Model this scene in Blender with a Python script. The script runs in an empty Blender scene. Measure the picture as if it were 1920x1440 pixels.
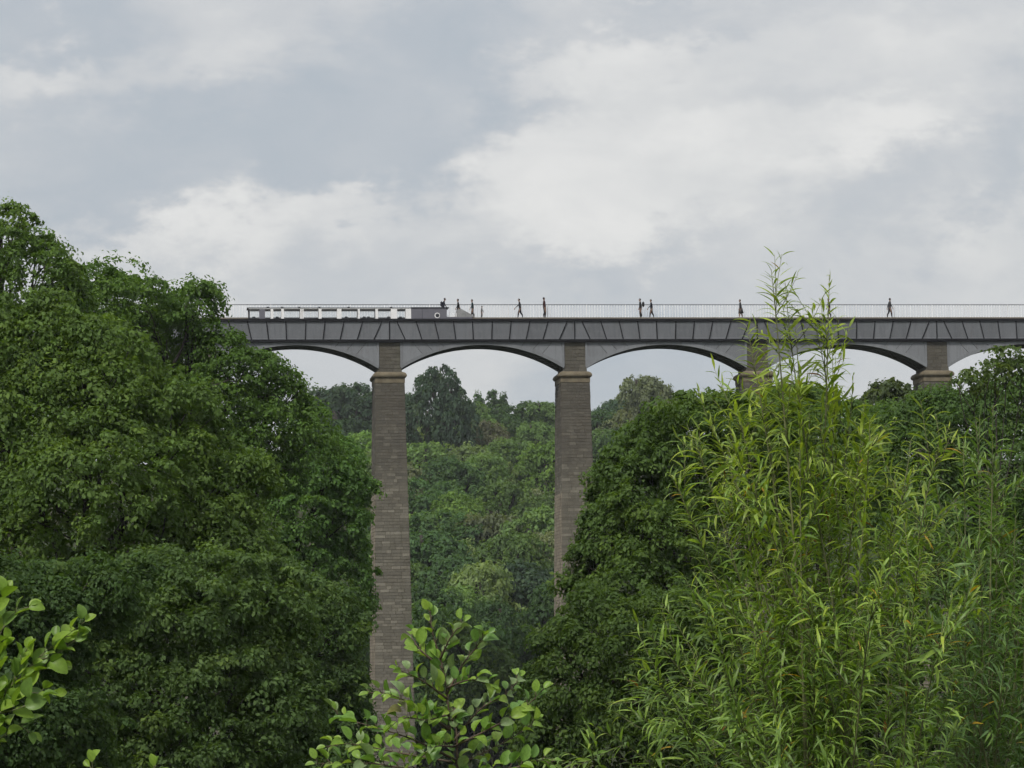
import bpy, bmesh, math, random
import numpy as np
from math import sin, cos, pi, radians
from mathutils import Matrix, Vector

S = bpy.context.scene
C = S.collection

# ------------------------------------------------------------------ camera
YAW, PITCH, ROLL, FPX = radians(7.1214), radians(5.2898), radians(-0.84), 5695.74
CAM = np.array([0.0, 0.0, 10.0])
_F = np.array([sin(YAW)*cos(PITCH), cos(YAW)*cos(PITCH), sin(PITCH)])
_R0 = np.array([cos(YAW), -sin(YAW), 0.0]); _U0 = np.cross(_R0, _F)
_R = _R0*cos(ROLL) + _U0*sin(ROLL); _U = _U0*cos(ROLL) - _R0*sin(ROLL)
cd = bpy.data.cameras.new('camera'); cam = bpy.data.objects.new('camera', cd); C.objects.link(cam)
cd.sensor_width = 36.0; cd.lens = FPX/1920*36.0; cd.clip_start = 0.1; cd.clip_end = 12000
cam.matrix_world = Matrix(((_R[0], _U[0], -_F[0], CAM[0]), (_R[1], _U[1], -_F[1], CAM[1]), (_R[2], _U[2], -_F[2], CAM[2]), (0, 0, 0, 1)))
S.camera = cam

def ray(px, py):
    d = _F + _R*(px-960)/FPX + _U*(720-py)/FPX
    return d
def at(px, py, Y):                     # the point of the place that stands at distance Y (north) in that direction
    d = ray(px, py); return CAM + d*(Y/d[1])
def ppm(Y): return FPX/(Y/_F[1])       # photo pixels per metre at distance Y

# ------------------------------------------------------------------ node helper
class N:
    def __init__(s, tree):
        s.t = tree; s.t.nodes.clear()
    def __call__(s, kind, ins=None, **props):
        n = s.t.nodes.new(kind)
        for k, v in props.items(): setattr(n, k, v)
        for k, v in (ins or {}).items():
            i = n.inputs[k]
            if isinstance(v, bpy.types.NodeSocket): s.t.links.new(v, i)
            else: i.default_value = v
        return n
    def math(s, op, a, b=0.0, clamp=False):
        return s('ShaderNodeMath', {0: a, 1: b}, operation=op, use_clamp=clamp).outputs[0]
    def mixc(s, f, a, b, mode='MIX'):
        n = s('ShaderNodeMix', None, data_type='RGBA', blend_type=mode)
        for i, v in ((0, f), (6, a), (7, b)):
            if isinstance(v, bpy.types.NodeSocket): s.t.links.new(v, n.inputs[i])
            else: n.inputs[i].default_value = v if i == 0 else (tuple(v)+(1,))[:4]
        return n.outputs[2]
    def ramp(s, f, stops):
        n = s('ShaderNodeValToRGB', {0: f}); e = n.color_ramp.elements
        while len(e) < len(stops): e.new(0.5)
        for q, (p, c) in zip(e, stops):
            q.position = p; q.color = (tuple(c)+(1,))[:4] if hasattr(c, '__len__') else (c, c, c, 1)
        return n.outputs[0]

# ------------------------------------------------------------------ world: overcast sky with drifting cloud
HAZE = .00011
SUN_EL, SUN_AZ = radians(50), radians(-143)     # azimuth from +Y towards +X
w = bpy.data.worlds.new('World'); S.world = w; w.use_nodes = True
n = N(w.node_tree)
tc = n('ShaderNodeTexCoord'); D = tc.outputs['Generated']
sky = n('ShaderNodeTexSky', sky_type='NISHITA', sun_disc=False, sun_elevation=SUN_EL, sun_rotation=SUN_AZ, air_density=1.3, dust_density=2.0)
skyc = n('ShaderNodeVectorMath', {0: sky.outputs[0], 'Scale': 0.10}, operation='SCALE').outputs[0]
mp = n('ShaderNodeMapping', {'Vector': D, 'Scale': (1.0, 1.0, 1.8)})
w1 = n('ShaderNodeTexNoise', {'Vector': mp.outputs[0], 'Scale': 9.0, 'Detail': 7.0, 'Roughness': 0.58})
w2 = n('ShaderNodeTexNoise', {'Vector': mp.outputs[0], 'Scale': 30.0, 'Detail': 8.0, 'Roughness': 0.62})
off1 = n('ShaderNodeVectorMath', {0: w1.outputs['Color'], 1: (0.5, 0.5, 0.5)}, operation='SUBTRACT').outputs[0]
off2 = n('ShaderNodeVectorMath', {0: w2.outputs['Color'], 1: (0.5, 0.5, 0.5)}, operation='SUBTRACT').outputs[0]
w3 = n('ShaderNodeTexNoise', {'Vector': mp.outputs[0], 'Scale': 85.0, 'Detail': 6.0, 'Roughness': 0.6})
off3 = n('ShaderNodeVectorMath', {0: w3.outputs['Color'], 1: (0.5, 0.5, 0.5)}, operation='SUBTRACT').outputs[0]
o3 = n('ShaderNodeVectorMath', {0: off3, 'Scale': 0.022}, operation='SCALE').outputs[0]
o1 = n('ShaderNodeVectorMath', {0: off1, 'Scale': 0.06}, operation='SCALE').outputs[0]
o2 = n('ShaderNodeVectorMath', {0: off2, 'Scale': 0.058}, operation='SCALE').outputs[0]
WD = n('ShaderNodeVectorMath', {0: n('ShaderNodeVectorMath', {0: n('ShaderNodeVectorMath', {0: D, 1: o1}).outputs[0], 1: o2}).outputs[0], 1: o3}).outputs[0]
# cloud masses: direction, half-width and half-height (in photo pixels), thickness (+ bright sunlit top, - dark base)
CLOUDS = [(330, 290, 330, 120, -.72), (760, 210, 170, 170, -.95), (700, 320, 120, 60, -.40), (60, 40, 190, 90, -.55), (820, 60, 250, 70, -.25),
          (250, 370, 260, 50, -.25), (1500, 440, 260, 70, -.10), (1880, 330, 90, 90, -.35), (1660, 400, 140, 80, -.28), (1040, 510, 240, 45, -.22), (1250, 740, 220, 130, -.55),
          (1430, 190, 160, 60, -.12), (1000, 200, 90, 40, -.18), (620, 555, 300, 40, -.04), (1250, 30, 160, 40, -.2),
          (100, 130, 130, 60, .38), (1250, 330, 420, 140, .40), (950, 330, 130, 90, .34), (1620, 250, 110, 60, .42), (560, 410, 200, 60, .42),
          (1100, 130, 220, 60, .30), (1700, 80, 300, 80, .22), (420, 90, 200, 60, .22), (360, 470, 220, 50, .30), (1200, 420, 220, 40, .22), (1850, 450, 140, 60, .22), (900, 680, 130, 60, .15)]
acc = None
for px, py, rx, ry, amp in CLOUDS:
    c = ray(px, py); c = c/np.linalg.norm(c)
    d = n('ShaderNodeVectorMath', {0: WD, 1: tuple(c)}, operation='SUBTRACT').outputs[0]
    du = n('ShaderNodeVectorMath', {0: d, 1: tuple(_R0*FPX/rx)}, operation='DOT_PRODUCT').outputs['Value']
    dv = n('ShaderNodeVectorMath', {0: d, 1: (-_F[0]*sin(PITCH)*FPX/ry, -_F[1]*sin(PITCH)*FPX/ry, cos(PITCH)*FPX/ry)}, operation='DOT_PRODUCT').outputs['Value']
    df = n('ShaderNodeVectorMath', {0: d, 1: tuple(_F*8)}, operation='DOT_PRODUCT').outputs['Value']
    q = n.math('ADD', n.math('ADD', n.math('MULTIPLY', du, du), n.math('MULTIPLY', dv, dv)), n.math('MULTIPLY', df, df))
    g = n.math('MULTIPLY', n.math('EXPONENT', n.math('MULTIPLY', q, -1.0)), amp)
    acc = g if acc is None else n.math('ADD', acc, g)
b1 = n('ShaderNodeTexNoise', {'Vector': mp.outputs[0], 'Scale': 4.2, 'Detail': 9.0, 'Roughness': 0.55, 'Distortion': 0.3})
b2 = n('ShaderNodeTexNoise', {'Vector': mp.outputs[0], 'Scale': 22.0, 'Detail': 9.0, 'Roughness': 0.6, 'Distortion': 0.4})
field = n.math('ADD', n.math('ADD', 0.57, n.math('MULTIPLY', n.math('TANH', n.math('MULTIPLY', acc, 3.0)), .42)), n.math('ADD', n.math('MULTIPLY', n.math('SUBTRACT', b1.outputs[0], 0.5), 0.40), n.math('MULTIPLY', n.math('SUBTRACT', b2.outputs[0], 0.5), 0.60)))
cl = n.ramp(field, [(0.0, (.400, .452, .505)), (0.22, (.455, .492, .535)), (0.52, (.545, .563, .585)), (0.80, (.640, .646, .650)), (1.0, (.735, .732, .724))])
fin = n.mixc(0.95, skyc, cl)
bg = n('ShaderNodeBackground', {'Color': fin, 'Strength': 0.50})
n.t.links.new(bg.outputs[0], n('ShaderNodeOutputWorld').inputs[0])

w.cycles.sampling_method = 'MANUAL'; w.cycles.sample_map_resolution = 256
sl = bpy.data.lights.new('sun', 'SUN'); sl.energy = 1.5; sl.angle = radians(14); sl.color = (1.0, .95, .87)
so = bpy.data.objects.new('sun', sl); C.objects.link(so)
sd = Vector((sin(SUN_AZ)*cos(SUN_EL), cos(SUN_AZ)*cos(SUN_EL), sin(SUN_EL)))
so.rotation_euler = sd.to_track_quat('Z', 'Y').to_euler(); so.location = (0, 0, 120)

v = S.view_settings; v.view_transform = 'Standard'; v.look = 'None'; v.exposure = 1.12; v.gamma = 1.0; v.use_curve_mapping = False
S.render.engine = 'CYCLES'
cy = S.cycles; cy.max_bounces = 5; cy.diffuse_bounces = 2; cy.glossy_bounces = 2; cy.transmission_bounces = 4; cy.transparent_max_bounces = 6
cy.volume_bounces = 0; cy.use_denoising = True; cy.caustics_reflective = False; cy.caustics_refractive = False
S.cycles.use_adaptive_sampling = True; S.cycles.adaptive_threshold = 0.03

# ------------------------------------------------------------------ materials
MAT = {}
def mat(name):
    m = bpy.data.materials.new(name); m.use_nodes = True; MAT[name] = m; return m, N(m.node_tree)
def out(n, sh): n.t.links.new(sh, n('ShaderNodeOutputMaterial').inputs[0])

def plain(name, col, rough=.6, metal=0.0, var=.15, scale=3.0, bump=0.0, spec=.4):
    m, n = mat(name); tc = n('ShaderNodeTexCoord')
    ns = n('ShaderNodeTexNoise', {'Vector': tc.outputs['Object'], 'Scale': scale, 'Detail': 6.0, 'Roughness': .65})
    c = n.mixc(n.ramp(ns.outputs[0], [(.3, 0), (.7, 1)]), tuple(x*(1-var) for x in col), tuple(min(1, x*(1+var)) for x in col))
    p = n('ShaderNodeBsdfPrincipled', {'Base Color': c, 'Roughness': rough, 'Metallic': metal, 'Specular IOR Level': spec})
    if bump:
        b = n('ShaderNodeBump', {'Height': ns.outputs[0], 'Strength': bump, 'Distance': .02}); n.t.links.new(b.outputs[0], p.inputs['Normal'])
    out(n, p.outputs[0]); return m

def leaf_mat(name, spec=.25, rough=.5, trans=.28, vlo=.6, vhi=1.45, warm=(1.25, 1.05, .55), mottle=2.0):
    """colour of the kind comes from the object's own colour; tint and island give leaf to leaf differences"""
    m, n = mat(name)
    oi = n('ShaderNodeObjectInfo'); ge = n('ShaderNodeNewGeometry'); at_ = n('ShaderNodeAttribute', attribute_name='tint')
    ri = ge.outputs['Random Per Island']
    f = n.math('ADD', n.math('MULTIPLY', ri, .45), n.math('MULTIPLY', at_.outputs['Fac'], .55))
    val = n('ShaderNodeMapRange', {'Value': f, 'From Min': .1, 'From Max': .9, 'To Min': vlo, 'To Max': vhi}).outputs[0]
    c0 = n('ShaderNodeVectorMath', {0: oi.outputs['Color'], 'Scale': val}, operation='SCALE').outputs[0]
    tc = n('ShaderNodeTexCoord'); mo = n('ShaderNodeTexNoise', {'Vector': tc.outputs['Object'], 'Scale': mottle, 'Detail': 3.0})
    c0 = n('ShaderNodeVectorMath', {0: c0, 'Scale': n('ShaderNodeMapRange', {'Value': mo.outputs[0], 'From Min': .3, 'From Max': .7, 'To Min': .8, 'To Max': 1.2}).outputs[0]}, operation='SCALE').outputs[0]
    yel = n('ShaderNodeVectorMath', {0: c0, 1: warm}, operation='MULTIPLY').outputs[0]
    hue = n.math('MULTIPLY', n('ShaderNodeMapRange', {'Value': at_.outputs['Fac'], 'From Min': .45, 'From Max': 1.0}).outputs[0], .55)
    c = n.mixc(hue, c0, yel)
    p = n('ShaderNodeBsdfPrincipled', {'Base Color': c, 'Roughness': rough, 'Specular IOR Level': spec})
    tcol = n('ShaderNodeVectorMath', {0: c, 1: (1.5, 1.55, .6)}, operation='MULTIPLY').outputs[0]
    t = n('ShaderNodeBsdfTranslucent', {'Color': tcol})
    mx = n('ShaderNodeMixShader', {0: trans, 1: p.outputs[0], 2: t.outputs[0]})
    out(n, mx.outputs[0]); return m
leaf_mat('foliage', trans=.38, spec=.12, rough=.6, vlo=.70, vhi=1.36); leaf_mat('near_leaf', spec=.32, rough=.42, trans=.35, vlo=.62, vhi=1.4, mottle=70.0)
plain('bark', (.034, .029, .024), .9, var=.4, scale=6, bump=.6)
plain('green_bark', (.13, .14, .06), .7, var=.3, scale=40)
plain('brown_twig', (.09, .065, .045), .8, var=.3, scale=40)

# woodland floor
m, n = mat('ground'); tc = n('ShaderNodeTexCoord')
a1 = n('ShaderNodeTexNoise', {'Vector': tc.outputs['Object'], 'Scale': .05, 'Detail': 8.0, 'Roughness': .7})
a2 = n('ShaderNodeTexNoise', {'Vector': tc.outputs['Object'], 'Scale': 1.2, 'Detail': 8.0, 'Roughness': .75})
c = n.mixc(n.ramp(a2.outputs[0], [(.35, 0), (.65, 1)]), (.016, .024, .010), (.045, .065, .022))
c = n.mixc(n.ramp(a1.outputs[0], [(.45, 0), (.7, 1)]), c, (.05, .04, .022))
p = n('ShaderNodeBsdfPrincipled', {'Base Color': c, 'Roughness': .95, 'Specular IOR Level': .1})
n.t.links.new(n('ShaderNodeBump', {'Height': a2.outputs[0], 'Strength': .8, 'Distance': .3}).outputs[0], p.inputs['Normal']); out(n, p.outputs[0])

m, n = mat('water'); tc = n('ShaderNodeTexCoord')
mp_ = n('ShaderNodeMapping', {'Vector': tc.outputs['Object'], 'Scale': (1.0, .5, 1.0)})
a2 = n('ShaderNodeTexNoise', {'Vector': mp_.outputs[0], 'Scale': 1.4, 'Detail': 5.0, 'Roughness': .6})
p = n('ShaderNodeBsdfPrincipled', {'Base Color': (.035, .035, .022, 1), 'Roughness': .12, 'IOR': 1.33})
n.t.links.new(n('ShaderNodeBump', {'Height': a2.outputs[0], 'Strength': .35, 'Distance': .12}).outputs[0], p.inputs['Normal']); out(n, p.outputs[0])

# sandstone blocks: each block its own tone, weather stains in long runs, lichen
m, n = mat('sandstone'); ge = n('ShaderNodeNewGeometry'); tc = n('ShaderNodeTexCoord')
ri = ge.outputs['Random Per Island']; P_ = ge.outputs['Position']
c = n.ramp(ri, [(0, (.120, .113, .092)), (.3, (.155, .145, .118)), (.55, (.139, .130, .106)), (.8, (.174, .163, .132)), (1, (.225, .212, .172))])
run = n('ShaderNodeTexNoise', {'Vector': n('ShaderNodeMapping', {'Vector': P_, 'Scale': (.9, .9, .10)}).outputs[0], 'Scale': 1.0, 'Detail': 7.0, 'Roughness': .65})
blot = n('ShaderNodeTexNoise', {'Vector': P_, 'Scale': .35, 'Detail': 7.0, 'Roughness': .65})
grain = n('ShaderNodeTexNoise', {'Vector': P_, 'Scale': 6.0, 'Detail': 6.0, 'Roughness': .7})
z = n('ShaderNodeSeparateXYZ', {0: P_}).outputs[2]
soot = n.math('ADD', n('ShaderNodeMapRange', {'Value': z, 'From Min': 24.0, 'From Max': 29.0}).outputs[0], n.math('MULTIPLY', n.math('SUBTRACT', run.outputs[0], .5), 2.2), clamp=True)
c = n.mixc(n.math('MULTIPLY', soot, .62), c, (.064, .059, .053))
c = n.mixc(n.math('MULTIPLY', n.ramp(blot.outputs[0], [(.45, 0), (.72, 1)]), .40), c, (.092, .078, .060))
c = n.mixc(n.math('MULTIPLY', n.ramp(run.outputs[0], [(.58, 0), (.78, 1)]), .35), c, (.115, .12, .070))
band = n('ShaderNodeTexNoise', {'Vector': n('ShaderNodeMapping', {'Vector': P_, 'Scale': (.22, .22, 2.6)}).outputs[0], 'Scale': 1.0, 'Detail': 5.0, 'Roughness': .7})
c = n.mixc(.45, c, n.ramp(band.outputs[0], [(.32, .62), (.5, 1.0), (.68, 1.22)]), 'MULTIPLY')
c = n.mixc(.35, c, n.ramp(grain.outputs[0], [(.3, .55), (.7, 1.25)]), 'MULTIPLY')
p = n('ShaderNodeBsdfPrincipled', {'Base Color': c, 'Roughness': .92, 'Specular IOR Level': .15})
n.t.links.new(n('ShaderNodeBump', {'Height': grain.outputs[0], 'Strength': .6, 'Distance': .03}).outputs[0], p.inputs['Normal']); out(n, p.outputs[0])
plain('pale_sandstone', (.150, .128, .090), .92, var=.35, scale=1.6, bump=.5, spec=.15)
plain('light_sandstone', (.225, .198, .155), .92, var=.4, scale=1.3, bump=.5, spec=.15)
plain('mortar', (.12, .105, .085), .95, var=.3, scale=2, spec=.1)

def iron(name, col, streak=.35, spec=.35):
    m, n = mat(name); ge = n('ShaderNodeNewGeometry'); oi = n('ShaderNodeObjectInfo')
    P_ = ge.outputs['Position']
    run = n('ShaderNodeTexNoise', {'Vector': n('ShaderNodeMapping', {'Vector': P_, 'Scale': (3.5, 3.5, .35)}).outputs[0], 'Scale': 1.0, 'Detail': 7.0, 'Roughness': .7})
    blot = n('ShaderNodeTexNoise', {'Vector': P_, 'Scale': 1.6, 'Detail': 7.0, 'Roughness': .7})
    val = n('ShaderNodeMapRange', {'Value': oi.outputs['Random'], 'To Min': .86, 'To Max': 1.12}).outputs[0]
    c = n('ShaderNodeVectorMath', {0: tuple(col), 'Scale': val}, operation='SCALE').outputs[0]
    c = n.mixc(n.math('MULTIPLY', n.ramp(run.outputs[0], [(.48, 0), (.75, 1)]), streak), c, tuple(x*.45 for x in col))
    c = n.mixc(n.math('MULTIPLY', n.ramp(blot.outputs[0], [(.5, 0), (.75, 1)]), streak*.8), c, tuple(min(1, x*1.45) for x in col))
    ru = n('ShaderNodeTexNoise', {'Vector': n('ShaderNodeMapping', {'Vector': P_, 'Scale': (7.0, 7.0, .5)}).outputs[0], 'Scale': 1.0, 'Detail': 5.0, 'Roughness': .6})
    c = n.mixc(n.math('MULTIPLY', n.ramp(ru.outputs[0], [(.60, 0), (.72, 1)]), streak*.9), c, tuple(min(x, q_*.75) for x, q_ in zip((.085, .058, .040), col)) if col[0] < .05 else (.085, .058, .040))
    p = n('ShaderNodeBsdfPrincipled', {'Base Color': c, 'Roughness': .6, 'Specular IOR Level': spec}); out(n, p.outputs[0]); return m
iron('trough_iron', (.132, .140, .155), .5); iron('arch_iron', (.180, .190, .206), .4); iron('dark_shade_iron', (.011, .011, .014), .3, .12); iron('shaded_soffit_iron', (.035, .035, .036), .4, .15)  # dark and soffit iron: overhang and underside shade is put into the colour
iron('rail_iron', (.10, .105, .115), .1); iron('baluster_iron', (.78, .79, .80), .05)  # grey balusters whitened: the bright halo around them is painted in
plain('towpath_gravel', (.20, .18, .15), .95)
plain('boat_grey', (.13, .13, .155), .4, var=.08); plain('boat_white', (.80, .80, .81), .35, var=.06); plain('boat_dark', (.022, .023, .03), .45)
plain('canvas', (.24, .245, .25), .9, var=.2); plain('boat_inside', (.12, .11, .10), .8)
m, n = mat('thin_glass'); tr = n('ShaderNodeBsdfTransparent', {'Color': (.98, .985, .985, 1)}); gl = n('ShaderNodeBsdfGlossy', {'Roughness': .05})
out(n, n('ShaderNodeMixShader', {0: .03, 1: tr.outputs[0], 2: gl.outputs[0]}).outputs[0])

# ------------------------------------------------------------------ object helpers
def raw(name, me, m=None, parent=None, color=None):
    o = bpy.data.objects.new(name, me); C.objects.link(o)
    if m and not me.materials: me.materials.append(MAT[m])
    if parent: o.parent = parent
    if color: o.color = tuple(color)+(1,)
    return o
def empty(name, loc=(0, 0, 0), parent=None):
    o = bpy.data.objects.new(name, None); C.objects.link(o); o.location = loc; o.empty_display_size = .3
    if parent: o.parent = parent
    return o
def tag(o, label, cat, group=None):
    o['label'] = label; o['category'] = cat
    if group: o['group'] = group
    return o
def mesh(name, V, F, smooth=False):
    me = bpy.data.meshes.new(name); me.from_pydata([tuple(map(float, p)) for p in V], [], [tuple(f) for f in F]); me.update()
    if smooth: me.polygons.foreach_set('use_smooth', [True]*len(me.polygons))
    return me
def mesh_np(name, V, F, tint=None):                    # F: (n,4) array
    me = bpy.data.meshes.new(name); V = np.asarray(V, np.float32); F = np.asarray(F, np.int32); k = F.shape[1]
    me.vertices.add(len(V)); me.vertices.foreach_set('co', V.ravel())
    me.loops.add(F.size); me.loops.foreach_set('vertex_index', F.ravel())
    me.polygons.add(len(F)); me.polygons.foreach_set('loop_start', np.arange(len(F), dtype=np.int32)*k)
    me.update(calc_edges=True)
    if tint is not None:
        a = me.attributes.new('tint', 'FLOAT', 'POINT'); a.data.foreach_set('value', np.asarray(tint, np.float32))
    return me

class MB:                                              # collects pieces of ONE part
    def __init__(s): s.V, s.F = [], []
    def add(s, V, F):
        k = len(s.V); s.V += [tuple(p) for p in V]; s.F += [tuple(i+k for i in f) for f in F]; return s
    def box(s, x0, x1, y0, y1, z0, z1):
        return s.add([(x0, y0, z0), (x1, y0, z0), (x1, y1, z0), (x0, y1, z0), (x0, y0, z1), (x1, y0, z1), (x1, y1, z1), (x0, y1, z1)],
                     [(0, 3, 2, 1), (4, 5, 6, 7), (0, 1, 5, 4), (1, 2, 6, 5), (2, 3, 7, 6), (3, 0, 4, 7)])
    def prism(s, poly, y0, y1):                        # poly in x,z counter-clockwise seen from -Y
        k = len(poly)
        return s.add([(x, y0, z) for x, z in poly]+[(x, y1, z) for x, z in poly],
                     [tuple(range(k)), tuple(range(2*k-1, k-1, -1))]+[(i, i+k, (i+1) % k+k, (i+1) % k) for i in range(k)])
    def tube(s, pts, rad, sides=6):
        pts = [Vector(p) for p in pts]; rings = []
        for i, p in enumerate(pts):
            t = (pts[min(i+1, len(pts)-1)]-pts[max(i-1, 0)]).normalized()
            a = t.orthogonal().normalized() if i == 0 else (a - t*a.dot(t)).normalized()
            b = t.cross(a); rings.append([p+(a*cos(2*pi*j/sides)+b*sin(2*pi*j/sides))*rad[i] for j in range(sides)])
        F = [(i*sides+j, i*sides+(j+1) % sides, (i+1)*sides+(j+1) % sides, (i+1)*sides+j) for i in range(len(pts)-1) for j in range(sides)]
        F += [tuple(range(sides))[::-1], tuple((len(pts)-1)*sides+j for j in range(sides))]
        return s.add([q for r in rings for q in r], F)
    def build(s, name, m, parent=None, smooth=False, color=None): return raw(name, mesh(name, s.V, s.F, smooth), m, parent, color)

# ------------------------------------------------------------------ terrain
YB = 260.0; X1 = 21.894; PITCHM = 16.15; ZD = 38.03
def sm(t): t = np.clip(t, 0, 1); return t*t*(3-2*t)
def river_x(Y): return .1157*Y + np.where(Y > 270, ((Y-270)*.06)**2*.9, 0) + np.where(Y < 160, (160-np.maximum(Y, 30))**2*.0036, 0)
def river_w(Y): return 3.5+4.5*sm((Y-120)/110)
def terrain(x, Y):
    x = np.asarray(x, float); Y = np.asarray(Y, float)
    near = 7.0*(1-sm((Y-13)/32))
    hill = np.clip(Y-325, 0, None)*.155
    hill = np.where(hill > 54, 54+(hill-54)*.02, hill)
    ax = .1157*np.clip(Y, 0, 330); side = np.clip(ax-x-22, 0, 400)*.10 + np.clip(x-ax-34, 0, 400)*.10
    z = 1.3+near+np.maximum(hill, side)+.25*np.sin(x*.21+Y*.13)+.2*np.sin(x*.07-Y*.19)
    inr = (1-sm((np.abs(x-river_x(Y))-river_w(Y))/5))*sm((Y-38)/12)*(1-sm((Y-322)/12))
    return z*(1-inr)-2.0*inr
def tz(x, Y): return float(terrain(x, Y))
xs = np.unique(np.concatenate([np.linspace(-4000, -240, 12), np.linspace(-240, 240, 161), np.linspace(240, 4000, 12)]))
ys = np.unique(np.concatenate([np.linspace(-2500, -30, 8), np.linspace(-30, 400, 145), np.linspace(400, 900, 60), np.linspace(900, 6000, 14)]))
X, Y = np.meshgrid(xs, ys); Z = terrain(X, Y); nx = len(xs); ny = len(ys)
ii = (np.arange(ny-1)[:, None]*nx+np.arange(nx-1)[None]).ravel()
go = raw('ground', mesh_np('ground', np.stack([X.ravel(), Y.ravel(), Z.ravel()], 1), np.stack([ii, ii+1, ii+nx+1, ii+nx], 1)), 'ground'); go['kind'] = 'structure'
ry = np.linspace(40, 336, 60); V = []; F = []
for k, yy in enumerate(ry):
    cx = float(river_x(yy)); rw = float(river_w(yy))+4.0; V += [(cx-rw, yy, 0), (cx+rw, yy, 0)]
    if k: F.append((2*k-2, 2*k-1, 2*k+1, 2*k))
ro = raw('river', mesh('river', V, F), 'water'); ro['kind'] = 'structure'

# ------------------------------------------------------------------ aqueduct
AQ = empty('aqueduct', (X1, YB+1.9, 0))
tag(AQ, 'long grey iron trough aqueduct carried on tall brown stone piers above the trees', 'aqueduct')
def part(o):
    o.parent = AQ; o.matrix_parent_inverse = Matrix.Translation(AQ.location).inverted(); return o
def px2m(p): return p*PITCHM/346.0
YF = YB; YR = YB+3.75                # west face and east face
ZL = ZD+1.92                          # lip of the trough
B0, B1 = -3, 6                        # piers built
rng = np.random.default_rng(5)

def pier_dims(z):                     # half width, front y, back y of the shaft below the ledge
    t = (34.85-z)/34.85
    return 1.26+.52*t, YB+.02-1.15*t, YB+3.78+1.15*t
def stone_blocks(zs, dims, x0=0.0, sides=(0, 1, 2, 3)):
    V = []; F = []
    def quadblock(a, b, c, d, nrm):   # outer face corners, extruded inwards
        a, b, c, d = map(np.array, (a, b, c, d)); k = len(V); m = (a+b+c+d)/4
        j = rng.uniform(-.012, .016)*nrm
        f = [p+(m-p)*0.035*np.array([1, 1, 1])+j for p in (a, b, c, d)]
        o = [p-nrm*.12 for p in (a, b, c, d)]
        V.extend(f+o)
        for q in ((0, 1, 2, 3), (0, 4, 5, 1), (1, 5, 6, 2), (2, 6, 7, 3), (3, 7, 4, 0)): F.append(tuple(i+k for i in q))
    g = .012
    for z0, z1 in zip(zs[:-1], zs[1:]):
        h0, f0, b0 = dims(z0); h1, f1, b1 = dims(z1)
        for side in sides:
            L = 2*h0 if side in (0, 2) else b0-f0
            nb = max(3, int(round(L/rng.uniform(.55, .8)))); cuts = np.sort(np.clip((np.arange(1, nb)+rng.uniform(-.3, .3, nb-1))/nb, .05, .95)); cuts = np.r_[0, cuts, 1]
            for t0, t1 in zip(cuts[:-1], cuts[1:]):
                t0 += g/L; t1 -= g/L
                def P(t, top):
                    h, f, b = (h1, f1, b1) if top else (h0, f0, b0); zz = z1-g if top else z0+g
                    return {0: (x0-h+2*h*t, f, zz), 1: (x0+h, f+(b-f)*t, zz), 2: (x0+h-2*h*t, b, zz), 3: (x0-h, b-(b-f)*t, zz)}[side]
                nr = {0: (0, -1, 0), 1: (1, 0, 0), 2: (0, 1, 0), 3: (-1, 0, 0)}[side]
                quadblock(P(t0, 0), P(t1, 0), P(t1, 1), P(t0, 1), np.array(nr, float))
    return mesh('stonework', V, F)
def core(dims, z0, z1, inset=.03):
    V = []
    for zz in (z0, z1):
        h, f, b = dims(zz); h -= inset; f += inset; b -= inset
        V += [(-h, f, zz), (h, f, zz), (h, b, zz), (-h, b, zz)]
    return mesh('core', V, [(0, 3, 2, 1), (4, 5, 6, 7), (0, 1, 5, 4), (1, 2, 6, 5), (2, 3, 7, 6), (3, 0, 4, 7)])
zs = [-3.0]
while zs[-1] < 34.3: zs.append(zs[-1]+rng.uniform(.22, .31))
zs[-1] = 34.36
def up_dims(z):
    t = (ZD-z)/2.7; return .90+.14*t, YB+.13, YB+3.62
uz = list(np.linspace(35.33, ZD-.12, 9))
ME_shaft = stone_blocks(zs, pier_dims); ME_core = core(pier_dims, -3, 34.36)
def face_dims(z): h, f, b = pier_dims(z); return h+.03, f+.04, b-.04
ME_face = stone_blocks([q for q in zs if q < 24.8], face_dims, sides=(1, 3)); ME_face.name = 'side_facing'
ME_up = stone_blocks(uz, up_dims); ME_upc = core(up_dims, 35.33, ZD-.12)
# ledge: rounded string course over a plain pale band
mb = MB(); h, f, b = pier_dims(34.85)
prof = [(.0, 34.37), (.03, 34.40), (.03, 34.80), (.10, 34.84), (.17, 34.92), (.20, 35.02), (.17, 35.14), (.08, 35.26), (-.12, 35.36)]
V = []; F = []
for o_, zz in prof: V += [(-h-o_, f-o_, zz), (h+o_, f-o_, zz), (h+o_, b+o_, zz), (-h-o_, b+o_, zz)]
for i in range(len(prof)-1):
    for j in range(4): F.append((4*i+j, 4*i+(j+1) % 4, 4*i+4+(j+1) % 4, 4*i+4+j))
F.append((0, 3, 2, 1)); e = 4*(len(prof)-1); F.append((e, e+1, e+2, e+3)); ME_ledge = mesh('ledge', V, F)
for i in range(B0, B1+1):
    pi_ = raw('pier', ME_core, 'mortar'); pi_.location = (X1+i*PITCHM, 0, 0); part(pi_)
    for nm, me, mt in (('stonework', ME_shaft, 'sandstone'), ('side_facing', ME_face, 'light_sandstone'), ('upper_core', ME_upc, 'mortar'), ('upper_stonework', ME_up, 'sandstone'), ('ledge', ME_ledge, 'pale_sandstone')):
        q = raw(nm, me, mt, pi_)
        if 'stonework' in nm or nm == 'side_facing': q['kind'] = 'stuff'

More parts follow.
